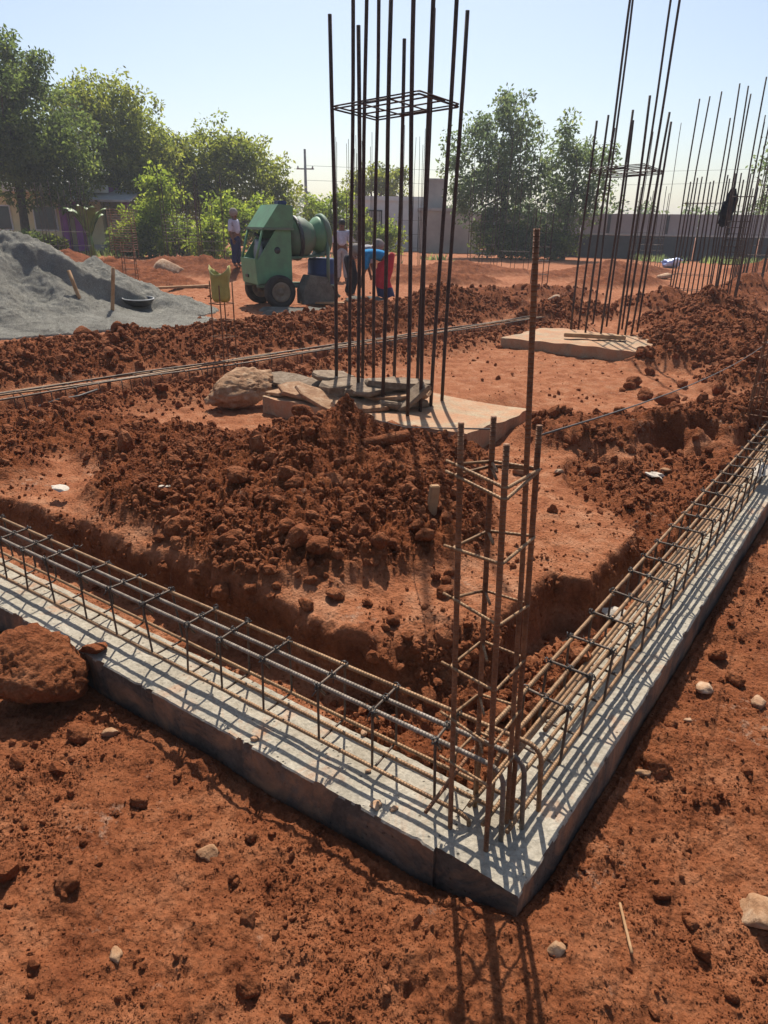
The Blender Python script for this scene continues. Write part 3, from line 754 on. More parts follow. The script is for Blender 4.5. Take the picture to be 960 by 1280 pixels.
# ================================================================== CLODS, STONES
clod_lo = [clod_mesh('soil_crumbs', 1 if i < 6 else 2, 500 + i, (1, .8, .7), .75) for i in range(12)]
for q in clod_lo: q.polygons.foreach_set('use_smooth', np.zeros(len(q.polygons), bool))
clod_hi = [clod_mesh('soil_clod', 4, 600 + i) for i in range(8)]
for m_ in clod_hi: m_.materials.append(M['clod'])

def crumbs(N, seed, r0=2.2, r1=19., k0=1.0, base=.06, clus=.12, label='red soil crumbs scattered over the dug ground'):
    g = np.random.default_rng(seed)
    r = np.exp(g.uniform(math.log(r0), math.log(r1), N)); a = g.uniform(R(-31), R(31), N)
    x = np.sin(a) * r; y = -1.5 + np.cos(a) * r
    z, loose = terrain(x, y); dl, dr = dl_dr(x, y); din = np.minimum(dl, dr)
    keep = (g.uniform(0, 1, N) < np.clip(loose, base, 1) ** 1.2) & ~((din > -.01) & (din < .275))
    s = np.exp(g.normal(-.45, .65, N)) * np.where(din < 0, .0065, .0105) * k0 * (1 + .10 * np.maximum(r - 3, 0))
    cl_ = sst(-.15, .5, fbm(x * 2.2, y * 2.2, 3, 401)); keep &= g.uniform(0, 1, N) < clus + (1 - clus) * cl_
    s = np.where((din < 0) & (g.uniform(0, 1, N) < .75), s * .5, s)
    s = np.clip(s, .0025, .085)
    keep &= ~((np.abs(x + .15) < .8) & (np.abs(y - 5.35) < .45))
    x, y, z, s = x[keep], y[keep], z[keep], s[keep]
    n = len(x); g2 = np.random.default_rng(seed + 1)
    me = bpy.data.meshes.new('soil_crumbs'); me.vertices.add(n)
    me.vertices.foreach_set('co', np.stack([x, y, z + s * .25], 1).astype(np.float32).ravel())
    a1 = me.attributes.new('scl', 'FLOAT', 'POINT'); a1.data.foreach_set('value', s.astype(np.float32))
    a2 = me.attributes.new('rot', 'FLOAT_VECTOR', 'POINT'); a2.data.foreach_set('vector', g2.uniform(0, 6.28, n * 3).astype(np.float32))
    a3 = me.attributes.new('pick', 'INT', 'POINT'); a3.data.foreach_set('value', g2.integers(0, len(clod_lo), n).astype(np.int32))
    o = link('soil_crumbs', me); props(o, label, 'soil', kind='stuff')
    kit = bpy.data.collections.new('crumb_kit')
    for q in clod_lo:
        if not q.materials: q.materials.append(M['clod'])
        kit.objects.link(bpy.data.objects.new('soil_crumb_piece', q))
    ng = bpy.data.node_groups.new('crumbs', 'GeometryNodeTree')
    ng.interface.new_socket('Geometry', in_out='INPUT', socket_type='NodeSocketGeometry'); ng.interface.new_socket('Geometry', in_out='OUTPUT', socket_type='NodeSocketGeometry')
    gi = ng.nodes.new('NodeGroupInput'); go = ng.nodes.new('NodeGroupOutput'); ip = ng.nodes.new('GeometryNodeInstanceOnPoints')
    ci = ng.nodes.new('GeometryNodeCollectionInfo'); ci.inputs['Collection'].default_value = kit; ci.inputs['Separate Children'].default_value = True; ci.inputs['Reset Children'].default_value = True
    def att(nm, ty):
        q = ng.nodes.new('GeometryNodeInputNamedAttribute'); q.data_type = ty; q.inputs['Name'].default_value = nm; return q.outputs['Attribute']
    ng.links.new(gi.outputs[0], ip.inputs['Points']); ng.links.new(ci.outputs[0], ip.inputs['Instance']); ip.inputs['Pick Instance'].default_value = True
    ng.links.new(att('pick', 'INT'), ip.inputs['Instance Index']); ng.links.new(att('rot', 'FLOAT_VECTOR'), ip.inputs['Rotation']); ng.links.new(att('scl', 'FLOAT'), ip.inputs['Scale'])
    ng.links.new(ip.outputs[0], go.inputs[0])
    md = o.modifiers.new('crumbs', 'NODES'); md.node_group = ng
crumbs(300000, 3)
crumbs(240000, 8, 2.3, 6.5, .40, .22, .22, 'fine red grit lying over the near ground')
crumbs(150000, 9, 7.0, 15, 1.05, .0, .45, 'red soil lumps strewn over the trench spoil and heaps')

def clod(x, y, r, label, group=None, seed=0, sink=.3, mesh=None, m=None, name='soil_clod', cat='soil clod', sc=(1, 1, 1), z=None, rot=None):
    rr = random.Random(seed); me = mesh or clod_hi[seed % 8]
    o = bpy.data.objects.new(name, me); C.objects.link(o)
    zz = ground_z(x, y) if z is None else z
    o.location = (x, y, zz + r * (.75 - sink)); o.scale = (r * sc[0], r * sc[1], r * sc[2])
    o.rotation_euler = rot or (rr.uniform(-.5, .5), rr.uniform(-.5, .5), rr.uniform(0, 6.3))
    return props(o, label, cat, group)
rr = random.Random(21)
def scatter_clods(n, poly, z, rmin, rmax, label, group, seed):
    g = random.Random(seed); k = 0
    while k < n:
        i = g.randrange(len(poly) - 2); a, b, c = poly[0], poly[i + 1], poly[i + 2]
        u, v = g.random(), g.random()
        if u + v > 1: u, v = 1 - u, 1 - v
        px = a[0] + (b[0] - a[0]) * u + (c[0] - a[0]) * v; py = a[1] + (b[1] - a[1]) * u + (c[1] - a[1]) * v
        p = at(px, py, z); dl, dr = dl_dr(p[0], p[1])
        if -.05 < min(dl, dr) < .3: continue
        clod(p[0], p[1], g.uniform(rmin, rmax) * (1 if g.random() < .8 else 1.5), label, group, seed * 100 + k, .35); k += 1
scatter_clods(46, [(170, 560), (420, 510), (560, 600), (540, 690), (380, 700), (200, 660)], .45, .022, .05, 'dark red clod on the pile of dug soil', 'clods of the soil pile', 1)
scatter_clods(30, [(0, 430), (430, 400), (430, 425), (0, 475)], .35, .035, .075, 'dark red clod on the ridge between trench and sand', 'clods on the trench ridge', 2)
scatter_clods(22, [(790, 400), (950, 380), (955, 470), (850, 470), (790, 460)], .4, .035, .075, 'dark red clod on the heaps beside the stained footing', 'clods on the right hand heaps', 3)
scatter_clods(9, [(690, 1180), (900, 790), (955, 760), (955, 1270), (760, 1270)], -.15, .014, .034, 'red clod on the open ground outside the dense cage', 'clods outside the right strip', 4)
scatter_clods(8, [(10, 900), (120, 880), (330, 1030), (340, 1270), (10, 1270)], -.15, .014, .034, 'red clod on the open ground outside the hooked cage', 'clods outside the left strip', 5)
scatter_clods(12, [(440, 770), (560, 730), (600, 850), (560, 880), (480, 840)], .08, .016, .034, 'red clod in the hollow behind the corner column', 'clods in the hollow', 6)
scatter_clods(16, [(700, 560), (800, 590), (930, 560), (860, 640), (800, 660)], .1, .02, .05, 'red clod in the pit beside the dense cage', 'clods in the pit', 7)
# the big lump on the left strip
lump = clod_mesh('soil_clod', 5, 777, (1.1, .98, .95), .22); lump.materials.append(M['clod'])
pl = at(32, 850, -.02)
clod(pl[0] - .0, pl[1] + .02, .175, 'large dark red lump of earth slumped over the pale strip end', None, 5, .25, lump, z=-.10, rot=(.1, .1, .5))
clod(at(118, 818, 0)[0], at(118, 818, 0)[1] + .02, .045, 'crumbled red earth spilling from the large lump onto the strip', None, 9, .25, lump, z=-.01, rot=(.1, .3, 2.5), sc=(1.5, 1.2, .6))

def stone_material(name, c0, c1, c2):
    m, t, b = mat(name, .85, .25); tc = t.nodes.new('ShaderNodeTexCoord'); p = geo_pos(t)
    n = noise_node(t, 14, 7, .68, p); f = noise_node(t, 90, 4, .7, p)
    r = ramp(t, n.outputs['Fac'], [(.3, c0), (.5, c1), (.7, c2)]); t.links.new(r.outputs[0], b.inputs['Base Color'])
    n1 = bump(t, b, n.outputs['Fac'], .6, .03); bump(t, b, f.outputs['Fac'], .5, .004, n1); return m
M['stone_tan'] = stone_material('stone_tan', (.19, .085, .038), (.32, .175, .09), (.44, .30, .19))
M['stone_grey'] = stone_material('stone_grey', (.12, .075, .045), (.21, .145, .092), (.31, .235, .165))
M['stone_pale'] = stone_material('stone_pale', (.26, .12, .06), (.40, .24, .14), (.55, .42, .30))
bl = clod_mesh('boulder', 5, 33, (1.35, .8, .62), .25); bl.materials.append(M['stone_tan'])
pb = at(302, 492, .22)
clod(pb[0], pb[1], .25, 'large tan boulder with a flat pale top beside the stone slab pile', None, 3, .2, bl, name='boulder', cat='boulder', rot=(.05, -.08, .35), z=.12)
st = [blob_mesh('stone', 3, 40 + i, (1.2, .9, .6), .35, 1.5, False, 6) for i in range(5)]
for m_ in st: m_.materials.append(M['stone_pale'])
st2 = [m_.copy() for m_ in st]
for m_ in st2: m_.materials.clear(); m_.materials.append(M['stone_tan'])
for i, (px, py, z, r, lab, k) in enumerate(((878, 874, -.17, .038, 'flat pale stone lying outside the dense cage', 0), (945, 890, -.16, .034, 'white edged stone beside the flat pale stone', 0),
        (940, 1165, -.18, .062, 'big broken orange stone with white patches on open ground', 1), (855, 920, -.19, .014, 'small white pebble outside the dense cage', 0),
        (650, 600, .12, .05, 'tan stone at the foot of the footing slab edge', 1), (697, 602, .12, .035, 'pale round stone on flat ground behind the corner column', 0),
        (800, 985, -.2, .025, 'tan stone against the dense cage strip', 1), (830, 598, .05, .035, 'tan stone in the pit beside white litter', 1), (140, 925, -.16, .03, 'flat tan stone outside the hooked cage', 1), (262, 1085, -.17, .03, 'tan stone on the ground below the hooked cage', 1),
        (345, 455, .2, .06, 'pale stone on the trench edge behind the boulder', 0), (150, 1220, -.16, .02, 'small tan pebble on open ground', 1), (690, 1225, -.17, .02, 'greyish pebble on open ground beneath the strip corner', 1), (690, 395, .15, .1, 'pale lump of mortar in front of the slim cage', 0),
        (210, 330, .6, .35, 'pale rubble lump on the far red heap', 0), (830, 346, .2, .22, 'pale rock beside the blue plastic bag', 0))):
    p = at(px, py, z); clod(p[0], p[1], r, lab, None, 50 + i, .45, (st if k == 0 else st2)[i % 5], name='stone', cat='stone')
# rubble stones on concrete edge
for i, (px, py, r) in enumerate(((455, 917, .012), (460, 965, .010), (318, 925, .012), (470, 1008, .018), (432, 820, .012), (492, 1012, .012))):
    p = at(px, py, .0); clod(p[0], p[1], r, 'grey mortar crumb on the hooked cage strip', 'mortar crumbs on the strip', 80 + i, .3, st[i % 5], name='stone', cat='stone', z=.0)

# ================================================================== STONE SLABS ON THE FOOTING
slabs = []
def stone_slab(size, loc, rot, seed, label):
    r = random.Random(seed); bm = bmesh.new(); n = 9
    pts = []
    for i in range(n):
        a = 2 * math.pi * i / n; ca, sa = math.cos(a), math.sin(a)
        k = 1 / max(abs(ca), abs(sa)) * r.uniform(.82, 1.02); pts.append((ca * k * size[0] / 2, sa * k * size[1] / 2))
    lay = []
    for z_, s_ in ((-.5, .95), (-.2, 1.0), (.25, .99), (.5, .94)):
        lay.append([bm.verts.new((x * s_ * r.uniform(.97, 1.03), y * s_ * r.uniform(.97, 1.03), z_ * size[2] + r.uniform(-.1, .1) * size[2])) for x, y in pts])
    bm.faces.new(lay[0][::-1]); bm.faces.new(lay[-1])
    for a, b in zip(lay[:-1], lay[1:]):
        for i in range(n): bm.faces.new((a[i], a[(i + 1) % n], b[(i + 1) % n], b[i]))
    o = bm_obj('stone_slab', bm, M['stone_grey' if seed % 3 else 'stone_tan']); o.location = loc; o.rotation_euler = rot
    return props(o, label, 'stone slab', 'stone slabs piled on the footing')
SP = lambda px, py, z: tuple(at(px, py, z))
rs_ = random.Random(5)
for i, (px, py, z, sz, rot) in enumerate((
    (428, 494, .285, (.60, .36, .05), (.05, .02, .1)), (470, 499, .285, (.58, .30, .045), (.02, .05, -.3)), (500, 502, .285, (.42, .34, .05), (0, .06, .5)), (450, 507, .28, (.5, .26, .04), (.1, 0, .2)),
    (436, 484, .345, (.55, .36, .10), (.02, .03, .05)), (478, 490, .335, (.66, .28, .045), (-.03, .06, .25)), (497, 494, .34, (.56, .24, .04), (.05, -.1, -.15)), (500, 480, .41, (.62, .26, .055), (.0, .04, .05)), (470, 484, .385, (.5, .3, .04), (.08, -.07, .5)),
    (385, 492, .30, (.62, .24, .035), (.2, .16, -.5)), (392, 480, .33, (.6, .22, .035), (.25, -.18, .35)), (362, 476, .31, (.5, .24, .035), (.3, .12, -.25)), (405, 500, .29, (.66, .22, .035), (.15, .28, -.6)), (514, 497, .35, (.34, .2, .04), (.1, -.7, .3)), (415, 470, .40, (.42, .24, .04), (.12, .1, .7)), (372, 488, .29, (.55, .16, .03), (.1, -.1, .1)), (345, 482, .26, (.4, .2, .035), (.2, .05, .4)))):
    stone_slab(sz, SP(px, py, z), rot, i, 'flat broken grey stone in the pile on the dusty footing' if i % 3 else 'flat broken tan stone in the pile on the dusty footing')

# ================================================================== SAND HEAP, PAN, STICKS
def sand_material():
    m, t, b = mat('grey_sand', .95, .15); p = geo_pos(t)
    n = noise_node(t, 3, 6, .6, p); f = noise_node(t, 80, 4, .7, p)
    r = ramp(t, n.outputs['Fac'], [(.3, (.28, .262, .222)), (.55, (.39, .367, .312)), (.75, (.47, .443, .38))])
    fc = mix(t, .7, r.outputs[0], ramp(t, f.outputs['Fac'], [(.32, (.5, .5, .5)), (.68, (1.4, 1.4, 1.4))]).outputs[0], 'MULTIPLY')
    t.links.new(fc, b.inputs['Base Color'])
    n1 = bump(t, b, noise_node(t, 11, 8, .75, p).outputs['Fac'], 1.0, .10); bump(t, b, f.outputs['Fac'], 1.0, .04, n1); return m
M['sand'] = sand_material()
def sand_heap():
    nx, ny = 330, 260
    xs = np.linspace(-9.2, -2.75, nx); ys = np.linspace(8.7, 15, ny); X, Y = np.meshgrid(xs, ys); x, y = X.ravel(), Y.ravel()
    wx = x + .18 * fbm(x * .9, y * .9, 3, 301); wy = y + .18 * fbm(x * .9 + 30, y * .9, 3, 302)
    def cone(cx, cy, rx, ry, h, p=1.15): return h * np.clip(1 - np.hypot((wx - cx) / rx, (wy - cy) / ry), 0, 1) ** p
    z = np.maximum(cone(-5.95, 11.6, 2.5, 2.3, 1.38, 1.1), cone(-7.5, 11.9, 2.3, 2.2, .95))
    z = np.maximum(z, cone(-5.1, 12.4, 1.9, 1.5, .95, 1.0)); z = np.maximum(z, cone(-4.55, 12.6, 1.5, 1.1, .62, 1.0))
    z = np.maximum(z, cone(-4.7, 11.3, 1.9, 1.2, .22, .9)); z = np.maximum(z, cone(-3.9, 11.2, 1.3, .9, .12, .8))
    z = np.maximum(z, cone(-6.6, 10.0, 2.0, 1.1, .32, .9))
    # dug face: steep scarp along the right hand ridge
    sx, sy = wx + 5.9, wy - 11.15; tdir = np.array([.93, .37]); al = sx * tdir[0] + sy * tdir[1]; pe = -sx * tdir[1] + sy * tdir[0]
    cut = (1 - sst(-.05, .16, pe)) * sst(-.1, .25, al) * (1 - sst(2.2, 2.8, al))
    low = np.maximum(.12, .55 - .22 * al) * sst(-2.4, -.1, pe) * .75
    z = z - np.minimum(np.maximum(z - low, 0), .30 + .12 * fbm(x * 1.3, y * 1.3, 2, 311)) * cut
    z = z - .16 * np.maximum(0, fbm(x * 1.7, y * 1.7, 3, 305)) * sst(.15, .6, z) + .06 * fbm(x * 3.5, y * 3.5, 4, 304) * sst(.02, .3, z) - .07 * lumps(x * 2.2, y * 2.2, 306) * sst(.1, .4, z) + .035 * fbm(x * 12, y * 12, 4, 308, .65) * sst(.02, .2, z)
    base = terrain(x, y)[0]
    # settle as a thin skin onto the ground
    zz = base + z + np.where(z > .006, .012, -.06)
    idx = np.arange(nx * ny).reshape(ny, nx); Fq = np.stack([idx[:-1, :-1], idx[:-1, 1:], idx[1:, 1:], idx[1:, :-1]], -1).reshape(-1, 4)
    keep = (z > -.02)[Fq].any(1) & ((z > .004)[Fq].any(1))
    global SAND; SAND = np.stack([x, y, zz], 1)
    o = link('sand_heap', mesh_from('sand_heap', SAND, Fq[keep], True), M['sand'])
    props(o, 'large heap of grey manufactured sand spreading towards a pan', 'sand heap')
    return o
sand_o = sand_heap()
def sand_z(px, py):
    """first point of the sand surface met along a sighted line"""
    for Y in np.arange(8.8, 14.5, .03):
        q = wp(px, py, Y); k = np.argmin((SAND[:, 0] - q[0]) ** 2 + (SAND[:, 1] - q[1]) ** 2)
        if SAND[k, 2] >= q[2]: return Vector((q[0], q[1], float(SAND[k, 2])))
    return Vector((q[0], q[1], .2))
M['pan'] = simple('pan_dark_iron', (.10, .10, .10), (.05, .05, .05), 12, .5, .5, 0, .01, 'Object', .5)
M['pan_rim'] = simple('pan_rim', (.42, .42, .40), None, 12, .5, .5)
M['wood'] = simple('bare_wood', (.42, .26, .14), (.28, .15, .07), 9, .8, .2, .3)
pp = sand_z(174, 384)
pan = lathe('mortar_pan', [(0, .015), (.12, .015), (.19, .06), (.24, .12), (.255, .125), (.262, .118), (.25, .105), (.2, .045), (.13, 0), (0, 0)], M['pan'], None, 28, (pp[0], pp[1], pp[2] - .01), (.05, .03, 0))
props(pan, 'shallow round iron mortar pan standing on spread grey sand', 'pan')
rim = tube('rim', [(.25 * math.cos(a), .25 * math.sin(a), .123) for a in np.linspace(0, 2 * math.pi, 29)[:-1]], .012, M['pan_rim'], pan, 6, True)
for lab, (ax, ay, az), (tx, ty, tz) in (('bare wooden handle stuck upright in sand next to the pan', (-5.15, 12.05, .25), (.10, .05, .62)), ('short wooden handle lying on the slope of the sand heap', (-6.05, 12.0, .85), (-.12, .1, .55))):
    b = sand_z(141, 388) if 'upright' in lab else sand_z(99, 374); d = Vector((.09, .02, .62)) if 'upright' in lab else Vector((-.14, .1, .38))
    o = tube('hoe_handle', densify([b - d * .4, b + d], .15), [.03] * len(densify([b - d * .4, b + d], .15)), M['wood'], None, 7); props(o, lab, 'tool handle')
# stake by the pile
pk = at(552, 690, .28)
o = box('wooden_stake', (.045, .03, .26), (pk[0] - .03, pk[1] + .28, .36), M['wood'], None, (.05, .06, .3), .004); props(o, 'short flat wooden stake at the edge of the soil pile', 'stake')
# stick on the soil pile crest
p0 = at(455, 556, .5); p1 = at(508, 545, .5)
o = tube('root_stick', wobble(densify([Vector(p0), Vector(p1)], .06), .008, 2), .035, M['clod'], None, 7); props(o, 'dirt covered log end on top of the soil pile', 'log')
p0 = at(770, 1145, -.16); p1 = at(783, 1215, -.16)
o = tube('twig', wobble(densify([Vector((p0[0], p0[1], ground_z(p0[0], p0[1]) + .012)), Vector((p1[0], p1[1], ground_z(p1[0], p1[1]) + .008))], .02), .003, 8), .0042, M['wood'], None, 6); props(o, 'short dry twig lying on soil beneath the strip corner', 'twig')

# yellow sack over the slim column
M['sack'] = simple('yellow_plastic_sack', (.42, .38, .11), (.28, .26, .08), 7, .55, .4, .4, .02)
def sack():
    V, Fc = [], []; n = 20; prof = [(0.80, .08), (.84, .092), (.90, .095), (.96, .094), (1.02, .096), (1.08, .104), (1.13, .112)]
    for k, (z, r) in enumerate(prof):
        for j in range(n):
            a = 2 * math.pi * j / n; q = max(abs(math.cos(a)), abs(math.sin(a)))
            rad = r / q ** .7 * (1 + .06 * math.sin(5 * a + k) + .05 * math.sin(9 * a - 2 * k)); top = .05 * math.cos(2 * a + .1) * (k >= 5) * (1 if k == 6 else .5)
            V.append((rad * math.cos(a) * 1.0, rad * math.sin(a) * .85, z + top + .008 * math.sin(7 * a + k)))
    for k in range(len(prof) - 1):
        for j in range(n): Fc.append((k * n + j, k * n + (j + 1) % n, (k + 1) * n + (j + 1) % n, (k + 1) * n + j))
    Fc.append(tuple(range(n - 1, -1, -1)))
    o = link('plastic_sack', mesh_from('plastic_sack', V, Fc, True), M['sack']); o.location = (bc[0], bc[1], 0)
    sm = o.modifiers.new('thick', 'SOLIDIFY'); sm.thickness = .004
    props(o, 'yellow green woven plastic sack pulled over the slim cage top', 'sack')
sack()
# dark rag on the bars, blue bag, litter
M['rag'] = simple('dark_blue_cloth', (.018, .022, .035), (.01, .012, .02), 9, .9, .1)
pr_ = quad(860, 378, .2, .36, .22)[1]
rag = blob_mesh('rag', 3, 91, (.13, .10, .31), .5, 2.0, False)
o = link('rag', rag, M['rag']); o.location = (pr_[0] + .12, pr_[1], 2.0); o.rotation_euler = (.1, .1, .4); props(o, 'dark blue cloth bundle tied on the bars beyond the heaps', 'rag')
M['bluebag'] = simple('blue_white_plastic', (.75, .78, .82), (.05, .13, .55), 2.2, .35, .5, 0, .01)
bb = blob_mesh('plastic_bag', 3, 93, (.42, .3, .22), .5, 2.2, False); p = at(838, 334, .15)
o = link('plastic_bag', bb, M['bluebag']); o.location = (p[0], p[1], .3); props(o, 'crumpled blue and white plastic bag on the far red soil', 'plastic bag')
M['paper'] = simple('white_litter', (.50, .45, .38), (.36, .29, .22), 9, .8, .3)
for i, (px, py, z, s, lab) in enumerate(((771, 770, .0, .05, 'crumpled white paper in the trench under the dense cage'), (818, 600, .06, .06, 'torn white paper scrap in the pit'), (75, 612, .26, .05, 'torn white paper scrap on the ledge above the hooked cage'), (205, 632, .25, .035, 'small crumpled paper at the foot of the soil pile'), (950, 590, .1, .07, 'white plastic scrap in the dense cage by the far column'))):
    p = at(px, py, z); me = blob_mesh('paper_scrap', 2, 300 + i, (1.3, .8, .25), .7, 2.5, True); me.materials.append(M['paper'])
    o = link('paper_scrap', me); o.location = (p[0], p[1], max(z, ground_z(p[0], p[1])) + s * .2); o.scale = (s, s, s); o.rotation_euler = (.2, .2, i); props(o, lab, 'litter')
# planks in front of the mixer and by the heap
for px0, py0, px1, py1, z, lab in ((196, 360, 262, 357, .22, 'pale plank lying across the red yard beside the sand'), (705, 418, 782, 422, .3, 'squared timber batten on the earth-stained footing')):
    a, b = at(px0, py0, z), at(px1, py1, z); d = Vector(b - a); c = (Vector(a) + Vector(b)) / 2
    o = box('plank', (d.length, .12, .05), c, M['wood'], None, (0, 0, math.atan2(d.y, d.x)), .006); props(o, lab, 'plank')

# ================================================================== CONCRETE MIXER
M['green'] = simple('green_machine_paint', (.13, .29, .145), (.11, .19, .11), 4, .55, .35, .25, .01)
M['green2'] = simple('dusty_green_paint', (.10, .18, .11), (.16, .17, .13), 4, .65, .3, .2, .01)
M['tyre'] = simple('tyre_rubber', (.055, .045, .038), (.03, .026, .024), 9, .85, .2, .3, .01)
M['hub'] = simple('wheel_rim_dirty', (.24, .19, .13), (.14, .10, .07), 8, .7, .3)
M['engine'] = simple('engine_black', (.03, .03, .032), (.012, .012, .013), 12, .5, .5)
M['engine_grey'] = simple('engine_grey', (.22, .22, .22), None, 9, .5, .5)
M['mortar'] = simple('mortar_splashed_steel', (.17, .155, .13), (.10, .09, .075), 9, .95, .08, .6, .03)
M['blue'] = simple('blue_plastic', (.025, .045, .14), None, 6, .5, .4)
mx0 = at(313, 386, .12)
mixer = thing('concrete_mixer', 'green concrete mixer with open engine housing, round drum and rubber wheels', 'concrete mixer', (mx0[0], mx0[1] + .3, .13), R(30))
sidep = [(0, .44), (.66, .46), (.66, 1.37), (.36, 1.37), (0, .86)]
for yy in (-.40, .40):
    o = prism('side_panel', sidep, .025, M['green'], mixer, .004); o.location.y = yy
h = lathe('vent_hole', [(0, 0), (.06, 0), (.065, -.012), (.05, -.02)], M['engine'], mixer, 18, (.38, -.414, 1.02), (R(90), 0, 0))
o = prism('tray', [(-.03, .43), (.02, .43), (.02, .875), (-.06, .875)], .82, M['green'], mixer, .006)
box('slot', (.02, .14, .05), (-.052, .1, .56), M['engine'], mixer)
o = prism('back_panel', [(.635, .46), (.665, .46), (.665, 1.37), (.635, 1.37)], .77, M['green2'], mixer)
o = prism('floor_plate', [(.02, .46), (.63, .47), (.63, .50), (.02, .49)], .77, M['green2'], mixer)
# hood over the housing: sloped front, open below
hood = prism('hood', [(.12, 1.405), (.70, 1.405), (.70, 1.78), (.42, 1.80)], .90, M['green'], mixer, .008)
o = prism('hood_lip', [(.10, 1.365), (.71, 1.365), (.71, 1.41), (.10, 1.41)], .93, M['green2'], mixer, .006)
for yy in (-.39, .39): tube('corner_post', [(-.03, yy, .86), (.12, yy, 1.37)], .022, M['green'], mixer, 6)
eng = box('engine', (.36, .5, .42), (.36, 0, .74), M['engine'], mixer, (0, 0, 0), .02)
lathe('flywheel', [(0, .03), (.2, .03), (.22, .0), (.2, -.03), (0, -.03)], M['engine_grey'], mixer, 22, (.15, -.05, .95), (0, R(90), 0))
tube('exhaust', [(.3, .15, .95), (.3, .15, 1.2), (.2, .25, 1.3)], .035, M['engine'], mixer, 8)
tube('fuel_tank', [(.2, .2, 1.1), (.5, .2, 1.12)], .1, M['engine_grey'], mixer, 12)
box('cap_box', (.18, .2, .07), (.6, -.1, 1.83), M['blue'], mixer, (0, 0, .1), .015)
# drum on its tilted axis
dr_ = lathe('drum', [(0, 0), (.17, .0), (.30, .10), (.37, .22), (.375, .34), (.34, .44), (.24, .56), (.235, .58), (.20, .56), (.28, .43), (.0, .4)], M['green2'], mixer, 32, (.68, 0, 1.2), (0, R(84), 0))
lathe('gear_ring', [(.36, .19), (.40, .19), (.41, .225), (.40, .26), (.36, .26)], M['engine'], dr_, 40)
ring = lathe('mouth_ring', [(.27, .76), (.36, .74), (.385, .77), (.385, .82), (.36, .85), (.32, .83), (.27, .76)], M['green2'], mixer, 32, (.68, 0, 1.2), (0, R(84), 0))
lathe('mouth_cone', [(.235, .57), (.33, .68), (.35, .78), (.31, .78), (.22, .60)], M['green'], mixer, 30, (.68, 0, 1.2), (0, R(84), 0))
prism('chute', [(.7, .86), (1.40, .90), (1.47, 1.01), (1.43, 1.03), (1.36, .93), (.7, .90)], .5, M['green2'], mixer, .004)
for xx, yy in ((1.45, -.32), (1.45, .32), (.78, .32)): tube('frame_post', [(xx, yy, .3), (xx, yy, 1.2)], .035, M['green2'], mixer, 6)
for yy in (-.34, .34): tube('chassis_bar', [(-.02, yy, .40), (1.55, yy, .36)], .035, M['green2'], mixer, 6)
tube('axle', [(.34, -.55, .29), (.34, .55, .29)], .028, M['engine'], mixer, 8); tube('axle', [(1.4, -.42, .2), (1.4, .42, .2)], .024, M['engine'], mixer, 8)
tube('tow_bar', [(1.53, 0, .36), (1.85, .0, .12)], .03, M['green2'], mixer, 6)
def wheel(x, y, r, w):
    t_ = lathe('tyre', [(r * .60, -w * .42), (r * .80, -w * .5), (r * .95, -w * .42), (r, -w * .2), (r, w * .2), (r * .95, w * .42), (r * .8, w * .5), (r * .6, w * .42), (r * .6, -w * .42)], M['tyre'], mixer, 30, (x, y, r), (R(90), 0, 0))
    lathe('rim', [(0, .07), (.05, .07), (.06, .035), (r * .3, .03), (r * .42, .06), (r * .6, .075), (r * .61, .06), (r * .61, -.06), (0, -.02)], M['hub'], t_, 26)
wheel(.34, -.56, .30, .17); wheel(.34, .52, .30, .17); wheel(1.4, -.43, .2, .11); wheel(1.4, .43, .2, .11)
sk = prism('skip', [(.72, .08), (1.38, .08), (1.36, .30), (1.2, .56), (.86, .60), (.72, .34)], .34, M['mortar'], mixer, .01); sk.location.y = -.62
brl = lathe('water_barrel', [(0, 0), (.24, 0), (.27, .03), (.27, .26), (.285, .28), (.27, .30), (.27, .56), (.285, .58), (.27, .6), (.265, .84), (.24, .87), (0, .87)], M['blue'], None, 24, (mx0[0] + 1.25, mx0[1] + 1.1, .12))
props(brl, 'blue plastic water barrel standing behind the green mixer', 'barrel')
# spilt mortar slab in front of the mixer
def patch(name, label, cat, px, py, rx, ry, m, seed, hgt=.03, z=.12):
    p = at(px, py, z); V = [(p[0], p[1], ground_z(p[0], p[1]) + hgt * 1.4)]; n = 40; Fc = []
    for k, f in enumerate((.5, .85, 1.0)):
        for j in range(n):
            a = 2 * math.pi * j / n; r = f * (1 + .18 * math.sin(3 * a + seed) + .1 * math.sin(7 * a + 2 * seed))
            x, y = p[0] + rx * r * math.cos(a), p[1] + ry * r * math.sin(a)
            V.append((x, y, ground_z(x, y) + (hgt * 1.2, hgt, -.03)[k] + .01 * math.sin(5 * a + k)))
    for j in range(n): Fc.append((0, 1 + j, 1 + (j + 1) % n))
    for k in range(2):
        for j in range(n): Fc.append((1 + k * n + j, 1 + (k + 1) * n + j, 1 + (k + 1) * n + (j + 1) % n, 1 + k * n + (j + 1) % n))
    o = link(name, mesh_from(name, V, Fc, True), M[m]); return props(o, label, cat)
patch('spilt_mortar', 'low grey spill of wet mortar in front of the mixer wheels', 'mortar', 385, 392, .95, .55, 'mortar', 1.0, .06)
for i, (px, py, l, rz) in enumerate(((405, 384, .9, .1), (362, 400, .55, -.2))):
    p = at(px, py, .15); o = box('plank', (l, .16, .04), (p[0], p[1], ground_z(p[0], p[1]) + .10), M['wood'], None, (0, .02, rz), .005); props(o, ('pale plank lying beside the mixer skip', 'short plank in the mortar spill before the mixer')[i], 'plank')

